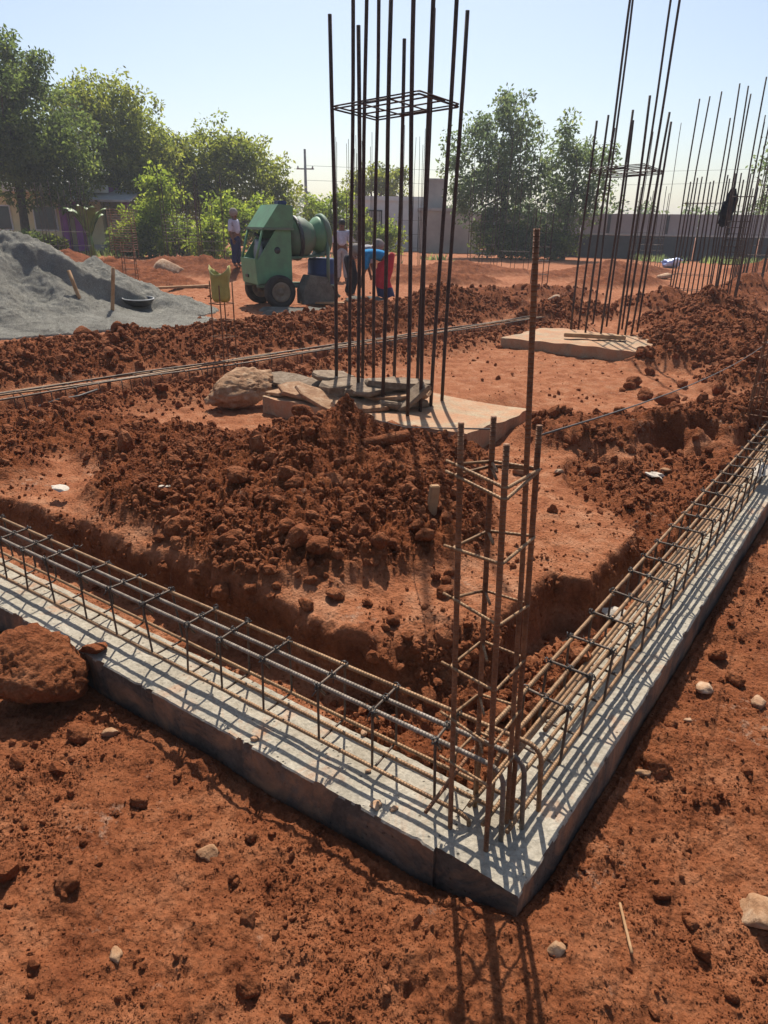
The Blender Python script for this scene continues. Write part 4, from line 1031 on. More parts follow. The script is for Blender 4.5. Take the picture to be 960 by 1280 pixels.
# ================================================================== PEOPLE
M['skin'] = simple('brown_skin', (.16, .075, .042), (.12, .055, .03), 9, .6, .35)
M['hair'] = simple('black_hair', (.012, .010, .009), None, 30, .6, .4)
for nm, c in (('cl_grey', (.36, .35, .36)), ('cl_white', (.62, .62, .66)), ('cl_dark', (.03, .03, .04)), ('cl_blue', (.03, .24, .50)), ('cl_red', (.50, .035, .05)), ('cl_navy', (.035, .04, .10)), ('cl_scarf', (.30, .26, .23)), ('cl_pale', (.48, .5, .6))):
    M[nm] = simple(nm, c, tuple(v * .7 for v in c), 14, .9, .1, .5, .02)

def skin_mesh(name, verts, edges, radii, sub=1):
    me = bpy.data.meshes.new(name); me.from_pydata([tuple(v) for v in verts], edges, [])
    ob = bpy.data.objects.new(name, me); C.objects.link(ob)
    sk_ = ob.modifiers.new('skin', 'SKIN')
    for i, r in enumerate(radii): me.skin_vertices[0].data[i].radius = (r if isinstance(r, tuple) else (r, r))
    me.skin_vertices[0].data[0].use_root = True
    sb = ob.modifiers.new('sub', 'SUBSURF'); sb.levels = sb.render_levels = sub
    dg = bpy.context.evaluated_depsgraph_get(); out = bpy.data.meshes.new_from_object(ob.evaluated_get(dg)); out.name = name
    bpy.data.objects.remove(ob); bpy.data.meshes.remove(me)
    out.polygons.foreach_set('use_smooth', np.ones(len(out.polygons), bool)); return out

def person(label, loc, rz, J, shirt, lower, hairm, long_skirt=False, scarf=None):
    """J: joints in local metres, x = facing direction, y = left, z = up"""
    root = thing('person', label, 'person', loc, rz)
    names = ['pelvis', 'waist', 'chest', 'neck', 'head', 'crown', 'ls', 'le', 'lw', 'lh', 'rs', 're', 'rw', 'rh', 'lhip', 'lk', 'la', 'lt', 'rhip', 'rk', 'ra', 'rt']
    E_ = [(0, 1), (1, 2), (2, 3), (3, 4), (4, 5), (2, 6), (6, 7), (7, 8), (8, 9), (2, 10), (10, 11), (11, 12), (12, 13), (0, 14), (14, 15), (15, 16), (16, 17), (0, 18), (18, 19), (19, 20), (20, 21)]
    rad = [(.14, .10), (.13, .10), (.15, .11), .055, .085, .07, .06, .042, .03, .028, .06, .042, .03, .028, .085, .062, .04, .035, .085, .062, .04, .035]
    P = [J[n] for n in names]
    body = link('body', skin_mesh('body', P, E_, rad, 2), M['skin'], root)
    # hands: five fingers each
    for sd_ in 'lr':
        wv = Vector(J[sd_ + 'h']); ev = Vector(J[sd_ + 'w']); d = (wv - ev).normalized(); sx = d.orthogonal().normalized()
        V, Fc = [], []
        for k in range(5):
            o_ = sx * (.018 * (k - 2)); ln = (.05, .075, .08, .075, .06)[k]
            b = wv + o_; kn = b + d * ln * .55 + (sx * -.02 if k == 0 else Vector((0, 0, 0))); tp = kn + (d + d.cross(sx) * .5).normalized() * ln * .5
            v, f, _ = tube_data([b - d * .02, kn, tp], [.010, .009, .006], 5, False, len(V)); V += v; Fc += f
        link('hand', mesh_from('hand', V, Fc, True), M['skin'], root)
    # face and hair
    hd = Vector(J['head']); cr = Vector(J['crown']); up = (cr - hd).normalized(); fw = (Vector((1, 0, 0)) - up * up.x).normalized()
    if fw.length < .1: fw = Vector((0, 0, -1))
    c = (hd + cr) / 2
    nose = blob_mesh('nose', 1, 3, (.014, .012, .02), .1); o = link('nose', nose, M['skin'], root); o.location = c + fw * .095 - up * .015
    sv = up.cross(fw)
    for s_ in (-1, 1):
        e = link('eye', blob_mesh('eye', 1, 2, (.008, .012, .006), .05), M['hair'], root); e.location = c + fw * .085 + sv * .032 * s_ + up * .015
        e = link('ear', blob_mesh('ear', 1, 4, (.016, .01, .028), .1), M['skin'], root); e.location = c + sv * .086 * s_
    mth = link('mouth', blob_mesh('mouth', 1, 5, (.008, .024, .006), .05), M['cl_dark'], root); mth.location = c + fw * .088 - up * .05
    hr = link('headscarf' if scarf else 'hair', blob_mesh('hair', 3, 8, (.105, .098, .10) if not scarf else (.125, .115, .12), .12), M[scarf or hairm], root); hr.location = c - fw * .026 + up * .04
    # shirt: torso and upper arms
    sv_ = [P[0].lerp(P[1], .3), P[1], P[2], P[2].lerp(P[3], .55), P[6], P[6].lerp(P[7], .5), P[7].lerp(P[8], .12), P[10], P[10].lerp(P[11], .5), P[11].lerp(P[12], .12)]
    link('shirt', skin_mesh('shirt', sv_, [(0, 1), (1, 2), (2, 3), (2, 4), (4, 5), (5, 6), (2, 7), (7, 8), (8, 9)], [(.165, .13), (.155, .125), (.175, .135), .085, .088, .072, .068, .088, .072, .068], 2), M[shirt], root)
    if long_skirt:
        V, Fc = [], []; n = 22
        top = P[0].lerp(P[1], .35); bot = (P[16] + P[20]) / 2 + Vector((0, 0, .05))
        kn = (P[15] + P[19]) / 2
        cs = [top, P[0], P[0].lerp(kn, .5), kn, kn.lerp(bot, .45), kn.lerp(bot, .5), bot]; rs2 = [(.15, .15), (.175, .18), (.17, .185), (.155, .175), (.16, .185), (.165, .19), (.175, .205)]
        for k, (q, (rx, ry)) in enumerate(zip(cs, rs2)):
            for j in range(n):
                a = 2 * math.pi * j / n; f = 1 + (.05 * math.sin(6 * a + k * .4) + .035 * math.sin(11 * a + k)) * (k > 1)
                V.append(q + Vector((rx * f * math.cos(a), ry * f * math.sin(a), -.12 * math.cos(a) * (k < 2) + .015 * math.sin(3 * a))))
        for k in range(len(cs) - 1):
            for j in range(n): Fc.append((k * n + j, k * n + (j + 1) % n, (k + 1) * n + (j + 1) % n, (k + 1) * n + j))
        skm = mesh_from('skirt', V, Fc, True); skm.materials.append(M[lower]); skm.materials.append(M['cl_navy'])
        for p_ in skm.polygons:
            if p_.index >= 4 * n: p_.material_index = 1
        link('skirt', skm, None, root)
    else:
        tv = [P[0].lerp(P[1], .35), P[0], P[14], P[15], P[16] + Vector((0, 0, .02)), P[18], P[19], P[20] + Vector((0, 0, .02))]
        link('trousers', skin_mesh('trousers', tv, [(0, 1), (1, 2), (2, 3), (3, 4), (1, 5), (5, 6), (6, 7)], [(.165, .13), (.165, .135), .115, .09, .075, .115, .09, .075], 2), M[lower], root)
    return root

V3 = Vector
def standing(h=1.65, arm=.0):
    s = h / 1.7
    J = dict(pelvis=(0, 0, .95), waist=(0, 0, 1.1), chest=(0, 0, 1.32), neck=(.01, 0, 1.46), head=(.02, 0, 1.55), crown=(.02, 0, 1.64), ls=(0, .18, 1.38), le=(-.02, .25, 1.1), lw=(.06 + arm, .25, .86), lh=(.08 + arm, .24, .79),
             rs=(0, -.18, 1.38), re=(-.02, -.25, 1.1), rw=(.08 + arm, -.25, .86), rh=(.1 + arm, -.24, .79), lhip=(0, .09, .9), lk=(.03, .10, .5), la=(0, .11, .08), lt=(.14, .12, .03), rhip=(0, -.09, .9), rk=(.02, -.10, .5), ra=(-.02, -.11, .08), rt=(.12, -.12, .03))
    return {k: V3(v) * s for k, v in J.items()}
def bending(h=1.6, deep=0.):
    s = h / 1.7
    J = dict(pelvis=(0, 0, .86), waist=(.10, 0, .97), chest=(.36, 0, 1.06 - deep), neck=(.50, 0, 1.07 - deep), head=(.59, 0, 1.06 - deep), crown=(.66, 0, 1.10 - deep), ls=(.40, .17, 1.04 - deep), le=(.44, .2, .76 - deep), lw=(.50, .18, .52 - deep), lh=(.52, .17, .45 - deep),
             rs=(.40, -.17, 1.04 - deep), re=(.46, -.2, .76 - deep), rw=(.54, -.16, .53 - deep), rh=(.57, -.15, .46 - deep), lhip=(-.01, .09, .82), lk=(.06, .10, .46), la=(-.04, .11, .08), lt=(.10, .12, .03), rhip=(-.01, -.09, .82), rk=(.10, -.10, .46), ra=(.02, -.11, .08), rt=(.16, -.12, .03))
    return {k: V3(v) * s for k, v in J.items()}
def pers_at(px, py, z=.12):
    p = at(px, py, z); return (p[0], p[1], ground_z(p[0], p[1]) - .01)
person('person in grey shirt and pale headscarf standing left of the mixer', pers_at(297, 348), R(-20), standing(1.5), 'cl_pale', 'cl_navy', 'hair', False, 'cl_scarf')
person('person bending over in blue top and long red skirt by the mixer', pers_at(482, 379), R(176), bending(1.62, .06), 'cl_blue', 'cl_red', 'hair', True, 'cl_scarf')
person('person stooping in grey shirt and dark trousers opposite the blue top', pers_at(437, 374), R(12), bending(1.62, -.02), 'cl_grey', 'cl_dark', 'hair', False, 'cl_scarf')
person('dark haired person in pale blue shirt standing behind the stooping workers', pers_at(428, 352), R(-90), standing(1.6), 'cl_pale', 'cl_grey', 'hair')
o = box('mortar_heap', (.1, .1, .1), (0, 0, -5), M['mortar']); bpy.data.objects.remove(o)
ph = at(458, 380, .12); mh = clod_mesh('mortar_heap', 4, 912, (1.5, 1.0, .45), .35); mh.materials.append(M['mortar'])
o = link('mortar_heap', mh); o.location = (ph[0], ph[1], ground_z(ph[0], ph[1])); o.scale = (.32,) * 3; props(o, 'low heap of wet grey mortar between the bending workers', 'mortar')

# ================================================================== BUILDINGS, WALL, POLE
M['cream'] = simple('cream_wall_paint', (.78, .70, .42), (.68, .60, .35), 2, .9, .2)
M['purple'] = simple('purple_paint', (.30, .06, .33), (.22, .04, .25), 3, .7, .3)
M['white_wall'] = simple('white_wall_paint', (.80, .80, .79), (.66, .66, .65), 1.4, .9, .2)
M['plaster'] = simple('grey_plaster', (.42, .38, .35), (.32, .29, .27), 1.2, .95, .1)
M['roof_tin'] = simple('tin_roof', (.55, .55, .58), (.42, .42, .45), 3, .5, .5)
M['dark_glass'] = simple('window_glass', (.05, .055, .06), None, 3, .15, .5)
M['frame_dark'] = simple('dark_frame', (.06, .05, .05), None, 6, .6, .3)
M['pane'] = simple('curtained_pane', (.50, .48, .47), None, 3, .4, .4)
M['slate'] = simple('dark_painted_block', (.075, .078, .09), (.05, .05, .06), 1.5, .95, .1, .2)
M['sheet'] = simple('grey_sheet', (.36, .34, .35), (.29, .275, .28), 1.3, .8, .2)
M['coping'] = simple('pale_coping', (.46, .44, .43), None, 2, .9, .1)
# cream house with purple pillars
hp = wp(0, 300, 43); hroot = thing('house', 'cream house with purple pillars and tin porch roof behind trees', 'house', (-18.3, 39, .1))
box('wall', (7.0, 3.4, 2.9), (-.3, 1.7, 1.45), M['cream'], hroot)
box('plinth', (7.1, .3, .35), (-.3, -.1, .17), M['plaster'], hroot)
for x_ in (1.35, 2.1, 4.6): box('pillar', (.38, .32, 2.7), (x_, -.35, 1.35), M['purple'], hroot, (0, 0, 0), .02)
rf = box('roof', (8.0, 4.6, .22), (0, 1.4, 3.0), M['purple'], hroot)
box('fascia', (8.1, .12, .35), (0, -.96, 3.0), M['white_wall'], rf).matrix_parent_inverse = Matrix.Translation((0, -1.4, -3.0))
pr2 = box('porch_roof', (3.6, 2.2, .1), (3.6, -.9, 2.7), M['roof_tin'], hroot, (R(14), 0, 0))
box('side_wall', (2.6, 2.6, 2.5), (4.6, 1.6, 1.25), M['plaster'], hroot)
for x_ in (-2.2, .2):
    o = box('window', (1.1, .08, 1.1), (x_, -.03, 1.6), M['dark_glass'], hroot); f = box('frame', (1.24, .06, 1.24), (0, .012, 0), M['white_wall'], o)
# white house, window, tank tower
bh = thing('house', 'white flat roofed house with one barred window behind the mixer', 'house', (.1, 46.5, .1))
box('wall', (5.6, 5, 3.0), (.3, 2.5, 1.5), M['white_wall'], bh); box('parapet', (5.8, 5.2, .25), (.3, 2.5, 3.05), M['white_wall'], bh)
o = box('window', (.85, .1, 1.5), (-1.0, -.02, 1.55), M['pane'], bh)
for s_ in (-1, 1):
    box('frame', (.09, .14, 1.66), (s_ * .45, 0, 0), M['frame_dark'], o); box('frame', (1.0, .15, .09), (0, 0, s_ * .80), M['frame_dark'], o)
box('sill', (1.2, .3, .08), (0, -.12, -.92), M['frame_dark'], o)
for k in range(5): box('bar', (.025, .03, 1.5), (-.32 + .16 * k, -.07, 0), M['frame_dark'], o)
box('door', (.9, .08, 2.05), (2.2, -.02, 1.02), M['frame_dark'], bh)
tb = thing('outbuilding', 'grey plastered outbuilding with a square water tank tower', 'building', (3.4, 44.5, .1))
box('wall', (3.6, 3.4, 2.35), (.3, 1.7, 1.17), M['plaster'], tb); box('roof', (3.0, 3.6, .16), (-.1, 1.7, 2.43), M['coping'], tb)
box('tank_tower', (1.05, 1.05, 1.55), (-.55, 1.4, 3.28), M['plaster'], tb); box('tank_lid', (1.15, 1.15, .1), (-.55, 1.4, 4.1), M['coping'], tb)
# pierced screen panel in the plastered wall
sc_ = thing('screen_wall', 'pierced concrete block screen joining the outbuilding to the wall', 'wall', (5.85, 43.6, .1))
box('frame', (1.5, .12, .25), (.0, 0, 2.1), M['plaster'], sc_); box('frame', (1.5, .12, .25), (.0, 0, .12), M['plaster'], sc_)
for k in range(2): box('frame', (.3, .12, 1.75), ((-.6, .6)[k], 0, 1.12), M['plaster'], sc_)
for i in range(5):
    for j in range(2): box('block', (.40, .1, .19), (-.225 + .45 * j, 0, .40 + .36 * i), M['coping'], sc_)
# boundary wall: dark block below, pale sheets above
wa, wb = np.array([6.6, 43.0]), np.array([28.5, 33.2]); wd = (wb - wa); wl_ = np.linalg.norm(wd); wd = wd / wl_
wall_ = thing('boundary_wall', 'long boundary wall, dark block base topped with pale grey sheets', 'wall', (wa[0], wa[1], 0.05), math.atan2(wd[1], wd[0]))
nb = int(wl_ / 1.5)
bm_ = bmesh.new(); box_bm(bm_, 1.47, .16, 1.25); me_ = bpy.data.meshes.new('block_panel'); bm_.to_mesh(me_); bm_.free(); me_.materials.append(M['slate'])
bm_ = bmesh.new(); box_bm(bm_, 1.48, .06, .98); me2_ = bpy.data.meshes.new('sheet'); bm_.to_mesh(me2_); bm_.free(); me2_.materials.append(M['sheet'])
bm_ = bmesh.new(); box_bm(bm_, .16, .22, 2.28); me3_ = bpy.data.meshes.new('post'); bm_.to_mesh(me3_); bm_.free(); me3_.materials.append(M['slate'])
bm_ = bmesh.new(); box_bm(bm_, 1.5, .22, .09); me4_ = bpy.data.meshes.new('coping'); bm_.to_mesh(me4_); bm_.free(); me4_.materials.append(M['coping'])
for k in range(nb):
    x_ = .75 + 1.5 * k
    for nm, me__, z_, y_ in (('block_panel', me_, .62, 0), ('coping', me4_, 1.295, 0), ('sheet', me2_, 1.83, .02 * math.sin(k * 2.1))):
        o = link(nm, me__, None, wall_); o.location = (x_, y_, z_)
    if k % 2 == 0: o = link('post', me3_, None, wall_); o.location = (x_ - .75, .06, 1.13)
pb_ = wp(384, 300, 52); ut = thing('utility_pole', 'slim concrete utility pole with crossarm above the bushes', 'pole', (pb_[0], 52, 0))
M['pole'] = simple('pole_concrete', (.30, .29, .28), None, 4, .9, .1)
tube('shaft', [(0, 0, 0), (0, 0, 3), (0, 0, 6.3)], [.13, .11, .08], M['pole'], ut, 8); tube('crossarm', [(-.6, 0, 5.1), (.6, 0, 5.1)], .045, M['pole'], ut, 6)
for s_ in (-.5, 0, .5): lathe('insulator', [(0, 0), (.05, 0), (.06, .06), (.03, .14), (0, .15)], M['coping'], ut, 8, (s_, 0, 5.14))
for i, zz in enumerate((5.3, 4.4)):
    o = tube('overhead_wire', [Vector((pb_[0] + t * 45, 52 + 10 * t, zz + (t - .0) * 1.5 - 1.2 * 4 * t * (1 - t) * .4)) for t in np.linspace(0, 1, 14)], .012, M['wire'], None, 4)
    props(o, ('upper overhead wire running right from the pole', 'lower overhead wire running right from the pole')[i], 'wire')

# ================================================================== TREES
def leaf_material(name, c0, c1, c2, trans=.45):
    m = bpy.data.materials.new(name); m.use_nodes = True; t = m.node_tree; t.nodes.clear()
    out = t.nodes.new('ShaderNodeOutputMaterial'); a = t.nodes.new('ShaderNodeAttribute'); a.attribute_name = 'tone'
    r = ramp(t, a.outputs['Fac'], [(.0, c0), (.5, c1), (1., c2)])
    d = t.nodes.new('ShaderNodeBsdfPrincipled'); d.inputs['Roughness'].default_value = .6; d.inputs['Specular IOR Level'].default_value = .15
    tr = t.nodes.new('ShaderNodeBsdfTranslucent'); ms = t.nodes.new('ShaderNodeMixShader'); ms.inputs[0].default_value = trans
    hs = t.nodes.new('ShaderNodeHueSaturation'); hs.inputs['Value'].default_value = 2.7; hs.inputs['Hue'].default_value = .47; hs.inputs['Saturation'].default_value = 1.1
    t.links.new(r.outputs[0], d.inputs['Base Color']); t.links.new(r.outputs[0], hs.inputs['Color']); t.links.new(hs.outputs[0], tr.inputs['Color'])
    t.links.new(d.outputs[0], ms.inputs[1]); t.links.new(tr.outputs[0], ms.inputs[2]); t.links.new(ms.outputs[0], out.inputs[0])
    return m
M['leaf_dark'] = leaf_material('leaf_dark', (.03, .05, .018), (.055, .085, .026), (.11, .145, .036), .6)
M['leaf_mid'] = leaf_material('leaf_mid', (.055, .08, .02), (.10, .13, .028), (.165, .185, .038), .64)
M['leaf_bright'] = leaf_material('leaf_bright', (.06, .10, .02), (.105, .155, .03), (.175, .215, .045), .62)
M['leaf_grey'] = leaf_material('leaf_grey', (.042, .068, .034), (.068, .102, .045), (.125, .155, .055), .58)
M['bark'] = simple('bark', (.10, .075, .055), (.05, .038, .03), 8, .95, .1, .6, .03)

def leaves_mesh(name, centres, radii, per, size, g, aspect=.5, droop=.3):
    """clumps of small leaf faces round the twig ends"""
    n = len(centres); N = n * per
    idx = np.repeat(np.arange(n), per)
    d = g.normal(size=(N, 3)); d /= np.linalg.norm(d, axis=1)[:, None]
    rr_ = g.uniform(.15, 1, N) ** .55
    P = centres[idx] + d * (rr_ * radii[idx])[:, None] * np.array([1, 1, .72])
    ax = d * .7 + g.normal(size=(N, 3)) * .7; ax[:, 2] -= droop; ax /= np.linalg.norm(ax, axis=1)[:, None]
    nn = np.cross(ax, g.normal(size=(N, 3))); nn /= np.linalg.norm(nn, axis=1)[:, None]
    sz = size * g.uniform(.6, 1.35, N)[:, None]
    A = P; B = P + ax * sz * .5 + nn * sz * aspect * .5; Cc = P + ax * sz; D = P + ax * sz * .5 - nn * sz * aspect * .5
    V = np.stack([A, B, Cc, D], 1).reshape(-1, 3); Fq = np.arange(N * 4).reshape(N, 4)
    me = mesh_from(name, V, Fq, False)
    ctone = g.normal(.42, .16, n); tone = np.clip(ctone[idx] + g.normal(0, .16, N), 0, 1)
    a = me.attributes.new('tone', 'FLOAT', 'POINT'); a.data.foreach_set('value', np.repeat(tone, 4).astype(np.float32))
    return me

def tree(label, base, blobs, m, seed, leaf=.2, dens=1.0, trunk_r=.16, group='trees round the site', name='tree', cat='tree', clump=.5, fork=.35, per=46):
    """blobs: world ellipsoids (centre, rx, ry, rz) that give the crown its uneven outline"""
    g = np.random.default_rng(seed); root = thing(name, label, cat, (base[0], base[1], base[2]), group=group)
    C_, Rr_ = [], []
    for c, rx, ry, rz in blobs:
        n = max(4, int(dens * 12.5 * (rx * rz) ** .95 / clump ** 1.2))
        d = g.normal(size=(n, 3)); d /= np.linalg.norm(d, axis=1)[:, None]
        q = g.uniform(0, 1, n) ** .42
        C_.append(np.array(c) + d * q[:, None] * np.array([rx, ry, rz]) * (1 + .16 * g.normal(size=(n, 1)))); Rr_.append(clump * g.uniform(.55, 1.3, n))
    C_ = np.concatenate(C_) - np.array(base); Rr_ = np.concatenate(Rr_)
    ok = C_[:, 2] > .12
    C_, Rr_ = C_[ok], Rr_[ok]
    link('crown', leaves_mesh('crown', C_, Rr_, per, leaf, g), M[m], root)
    # trunk with limbs reaching into the clumps
    V, Fc = [], []; H = max(c[2] + rz for c, _, _, rz in blobs) - base[2]
    top = Vector((float(np.mean(C_[:, 0])), float(np.mean(C_[:, 1])), H * .62)); fk = Vector((top.x * .2, top.y * .2, H * fork))
    v, f, _ = tube_data([Vector((0, 0, -.1)), Vector((.05, .03, H * fork * .5)), fk, fk.lerp(top, .5) + Vector((.1, 0, 0)), top], [trunk_r * 1.25, trunk_r, trunk_r * .8, trunk_r * .5, trunk_r * .2], 8, False, 0); V += v; Fc += f
    for k in g.choice(len(C_), min(16, len(C_)), replace=False):
        e = Vector(C_[k]); s0 = fk.lerp(top, g.uniform(0, .7)); mid = s0.lerp(e, .5) + Vector((g.normal() * .2, g.normal() * .2, .15))
        v, f, _ = tube_data([s0, mid, e], [trunk_r * .42, trunk_r * .25, trunk_r * .07], 5, False, len(V)); V += v; Fc += f
    link('trunk', mesh_from('trunk', V, Fc, True), M['bark'], root)
    return root

def pb(px, py, rpx, rpy, Y, depth=1.0):
    c = wp(px, py, Y); k = (Y * math.cos(PITCH)) / F_PX * 1.06
    return (tuple(c), rpx * k, max(.5, (rpx + rpy) / 2 * k * depth), rpy * k)
def base_at(px, Y): p = wp(px, 300, Y); return (p[0], Y, .08)
tree('tall dark tree with dense small leaves shading the cream house', base_at(33, 35), [pb(35, 165, 62, 78, 35), pb(-15, 150, 62, 85, 35), pb(75, 195, 42, 52, 35), pb(20, 108, 30, 32, 35), pb(5, 195, 60, 32, 35), pb(48, 84, 14, 12, 35), pb(4, 62, 12, 18, 35)], 'leaf_dark', 1, .19, 1.0, .2, per=58)
tree('broad olive green tree next to the tall dark tree', base_at(150, 40), [pb(125, 165, 58, 52, 40), pb(165, 178, 40, 52, 40), pb(150, 220, 62, 46, 40), pb(105, 128, 32, 24, 40), pb(188, 205, 30, 40, 40), pb(145, 125, 26, 18, 40), pb(200, 230, 34, 40, 40), pb(125, 245, 30, 24, 40)], 'leaf_mid', 2, .2, 1.0, .2)
tree('spreading yellow green tree above the mixer', base_at(255, 42), [pb(265, 205, 50, 38, 42), pb(310, 228, 50, 40, 42), pb(225, 222, 40, 48, 42), pb(345, 240, 28, 26, 42), pb(280, 185, 26, 20, 42), pb(218, 195, 22, 26, 42), pb(300, 195, 30, 24, 42), pb(255, 255, 50, 25, 42), pb(330, 262, 34, 22, 42)], 'leaf_mid', 3, .2, 1.0, .18)
tree('leafy young tree rising out of bushes below the olive green tree', base_at(185, 33), [pb(190, 255, 30, 30, 33), pb(205, 285, 32, 30, 33), pb(170, 290, 24, 28, 33), pb(200, 232, 18, 16, 33)], 'leaf_bright', 4, .17, 1.0, .08, clump=.4)
tree('bushy tree with bright leaf tips behind the mixer hood', base_at(295, 34), [pb(290, 262, 36, 24, 34), pb(320, 285, 40, 28, 34), pb(275, 290, 26, 26, 34), pb(345, 278, 26, 24, 34)], 'leaf_bright', 5, .17, 1.0, .09, clump=.42)
tree('small round tree above the white house roof', base_at(470, 56), [pb(465, 225, 26, 16, 56), pb(490, 235, 20, 18, 56), pb(440, 245, 18, 16, 56), pb(500, 218, 9, 9, 56)], 'leaf_mid', 6, .24, 1.0, .16)
tree('pale scrubby tree between the mixer and the white house', base_at(420, 42), [pb(405, 262, 26, 18, 42), pb(432, 275, 24, 26, 42), pb(398, 285, 22, 20, 42), pb(425, 248, 12, 10, 42)], 'leaf_bright', 7, .18, .9, .09, clump=.4)
tree('open crowned tree with a tall centre shoot before the boundary wall', base_at(628, 38.5), [pb(628, 195, 46, 48, 38.5), pb(598, 225, 38, 44, 38.5), pb(640, 140, 22, 24, 38.5), pb(655, 235, 46, 40, 38.5), pb(596, 158, 18, 18, 38.5), pb(660, 175, 22, 22, 38.5), pb(640, 118, 10, 9, 38.5), pb(570, 190, 16, 22, 38.5), pb(575, 250, 22, 14, 38.5), pb(640, 270, 40, 16, 38.5)], 'leaf_grey', 8, .19, .8, .16, per=42)
tree('open crowned tree leaning right beside the tall centre shoot', base_at(705, 37), [pb(708, 170, 22, 22, 37), pb(735, 205, 30, 30, 37), pb(705, 225, 30, 36, 37), pb(740, 250, 30, 24, 37), pb(700, 268, 36, 22, 37), pb(758, 195, 12, 12, 37)], 'leaf_grey', 9, .19, .75, .13, per=42)
tree('tree reaching in past the last bar cluster beside the wall', base_at(985, 32), [pb(985, 175, 30, 25, 32), pb(990, 215, 34, 28, 32), pb(980, 250, 28, 20, 32)], 'leaf_grey', 10, .18, .8, .12)
bushes = [('bright green bush behind the close-tied bar cluster', 262, 300, 26, 20, 31, 'leaf_bright'), ('low dark bush under the tall dark tree', 15, 302, 40, 11, 30, 'leaf_dark'), ('dark bush behind the rusty tie rings', 165, 305, 28, 20, 32, 'leaf_dark'),
          ('leafy bush left of the house porch plants', 62, 306, 22, 10, 31, 'leaf_mid'), ('pale bush below the white house window', 480, 296, 22, 18, 40, 'leaf_bright'), ('dark bush in front of the boundary wall under the open tree', 640, 300, 42, 22, 37, 'leaf_dark'), ('dark bush joining the open trees at the wall foot', 690, 302, 30, 20, 36.5, 'leaf_dark'),
          ('bush growing against the mixer backdrop', 352, 295, 26, 20, 33, 'leaf_mid'), ('dark bush under the spreading yellow green tree', 225, 300, 30, 22, 34, 'leaf_dark'), ('bush beside the pale scrubby tree', 455, 290, 14, 18, 41, 'leaf_mid'), ('shrub at the corner of the outbuilding', 610, 285, 18, 26, 38, 'leaf_dark')]
for i, (lab, px, py, rx, ry, Y, m_) in enumerate(bushes):
    tree(lab, base_at(px, Y), [pb(px - rx * .35, py + 4, rx * .7, ry * .9, Y), pb(px + rx * .4, py, rx * .65, ry, Y), pb(px, py - ry * .4, rx * .5, ry * .6, Y)], m_, 30 + i, .16, 1.1, .05, 'bushes round the site', 'bush', 'bush', .36, .2)
# banana plant by the porch: large arching leaves, each its own part
M['banana'] = simple('banana_leaf', (.12, .20, .04), (.07, .13, .025), 5, .5, .4)
bp = base_at(113, 31); bn = thing('banana_plant', 'banana plant with broad arching leaves beside the house porch', 'plant', bp)
tube('stem', [(0, 0, 0), (.03, 0, .6), (0, 0, 1.1)], [.12, .1, .06], M['leaf_bright'] if False else M['banana'], bn, 8)
gb = random.Random(12)
for k in range(9):
    a = k * .7 + gb.uniform(-.2, .2); L_ = gb.uniform(1.2, 1.8); V, Fc = [], []
    for j in range(9):
        t = j / 8; x = L_ * t * .55; z = .9 + L_ * (1.55 * t - .85 * t * t); wd_ = .2 * math.sin(math.pi * min(1, t * .92 + .08)) + .01
        for s_ in (-1, 0, 1): V.append((x * math.cos(a) - s_ * wd_ * math.sin(a), x * math.sin(a) + s_ * wd_ * math.cos(a), z - .05 * abs(s_)))
    for j in range(8):
        for s_ in (0, 1): Fc.append((j * 3 + s_, j * 3 + s_ + 1, j * 3 + s_ + 4, j * 3 + s_ + 3))
    link('leaf', mesh_from('leaf', V, Fc, True), M['banana'], bn)
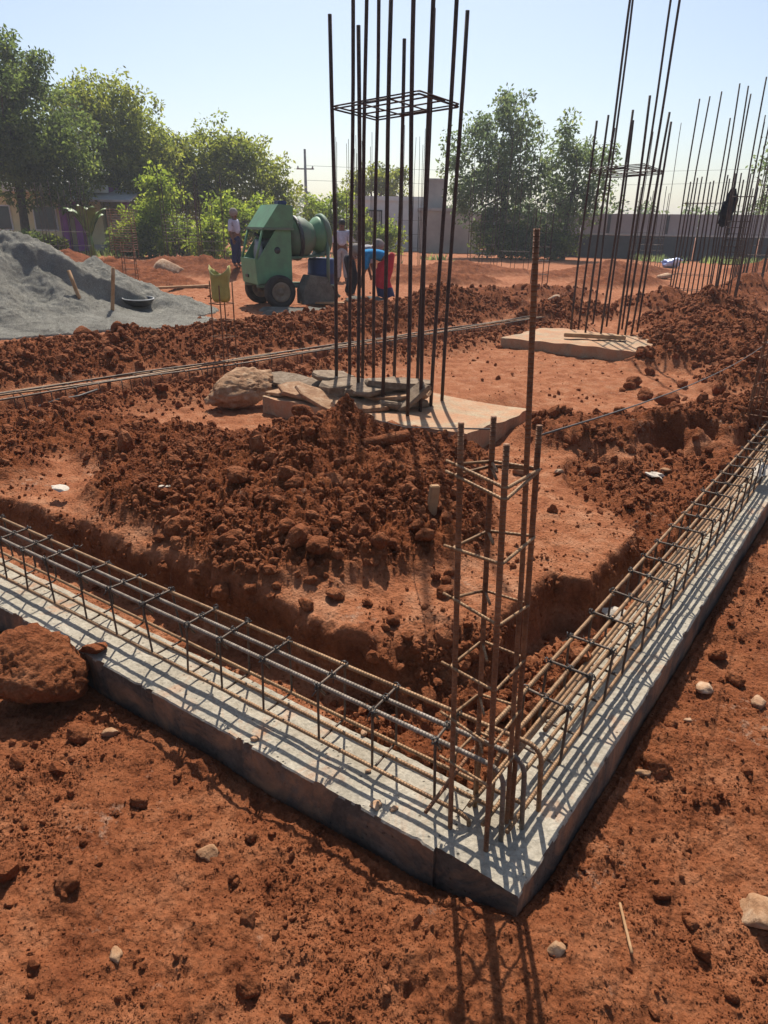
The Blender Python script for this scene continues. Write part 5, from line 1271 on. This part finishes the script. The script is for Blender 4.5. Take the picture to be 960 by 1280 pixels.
# distant wood beyond the wall: reads as one mass
def far_wood():
    g = np.random.default_rng(77); Cn, Rn = [], []
    for k in range(170):
        x = -60 + k * .95 + g.uniform(-.6, .6); Y = 95 + g.uniform(-6, 14); hgt = 2.6 + 1.6 * abs(math.sin(k * .21)) + g.uniform(0, 1.4)
        for q in range(5): Cn.append((x + g.uniform(-1, 1), Y + g.uniform(-1, 1), hgt * g.uniform(.25, 1))); Rn.append(1.1)
    me = leaves_mesh('far_wood', np.array(Cn), np.array(Rn), 24, .55, g); me.materials.append(M['leaf_grey'])
    o = link('far_wood', me); props(o, 'distant low wood beyond the boundary wall', 'wood', kind='stuff')
far_wood()
# weeds and grass along the foot of the wall and bushes
def grass():
    g = np.random.default_rng(5); N = 5000
    t = g.uniform(0, 1, N); x = np.where(t < .7, g.uniform(13, 27, N), g.uniform(-16, 3, N))
    yw = np.where(x > 5, 43.0 - (x - 6.6) * .4475 - 1.0, 35.5)
    y = yw - np.abs(g.normal(0, 1.5, N)); k = vnoise(x * .35, y * .35, 3) > .05 ; x, y = x[k], y[k]; N = len(x)
    z = terrain(x, y)[0]; h = g.uniform(.12, .38, N); a = g.uniform(0, 6.3, N); w_ = .05; lx, ly = g.normal(0, .12, N), g.normal(0, .12, N)
    V = np.stack([np.stack([x - w_ * np.cos(a), y - w_ * np.sin(a), z - .02], 1), np.stack([x + w_ * np.cos(a), y + w_ * np.sin(a), z - .02], 1), np.stack([x + lx, y + ly, z + h], 1)], 1).reshape(-1, 3)
    me = mesh_from('grass', V, np.arange(N * 3).reshape(N, 3), False); tn = np.repeat(g.uniform(.2, 1, N), 3)
    at_ = me.attributes.new('tone', 'FLOAT', 'POINT'); at_.data.foreach_set('value', tn.astype(np.float32)); me.materials.append(M['leaf_mid'])
    o = link('grass', me); me.materials.clear(); me.materials.append(M['leaf_grey']); props(o, 'weeds and grass growing along the foot of the wall', 'grass', kind='stuff')
grass()

# ================================================================== HAZE
bm_ = bmesh.new(); box_bm(bm_, 5400, 5400, 13.5); hz = bm_obj('haze', bm_, None); hz.location = (0, 0, 5.2); props(hz, 'thin pale morning haze over the whole site', 'haze', kind='stuff')
hm = bpy.data.materials.new('haze'); hm.use_nodes = True; ht = hm.node_tree; ht.nodes.clear()
ho = ht.nodes.new('ShaderNodeOutputMaterial'); hv = ht.nodes.new('ShaderNodeVolumePrincipled')
hv.inputs['Color'].default_value = (.90, .94, 1.0, 1); hv.inputs['Density'].default_value = .0012; hv.inputs['Anisotropy'].default_value = .25
ht.links.new(hv.outputs[0], ho.inputs['Volume']); hz.data.materials.append(hm)
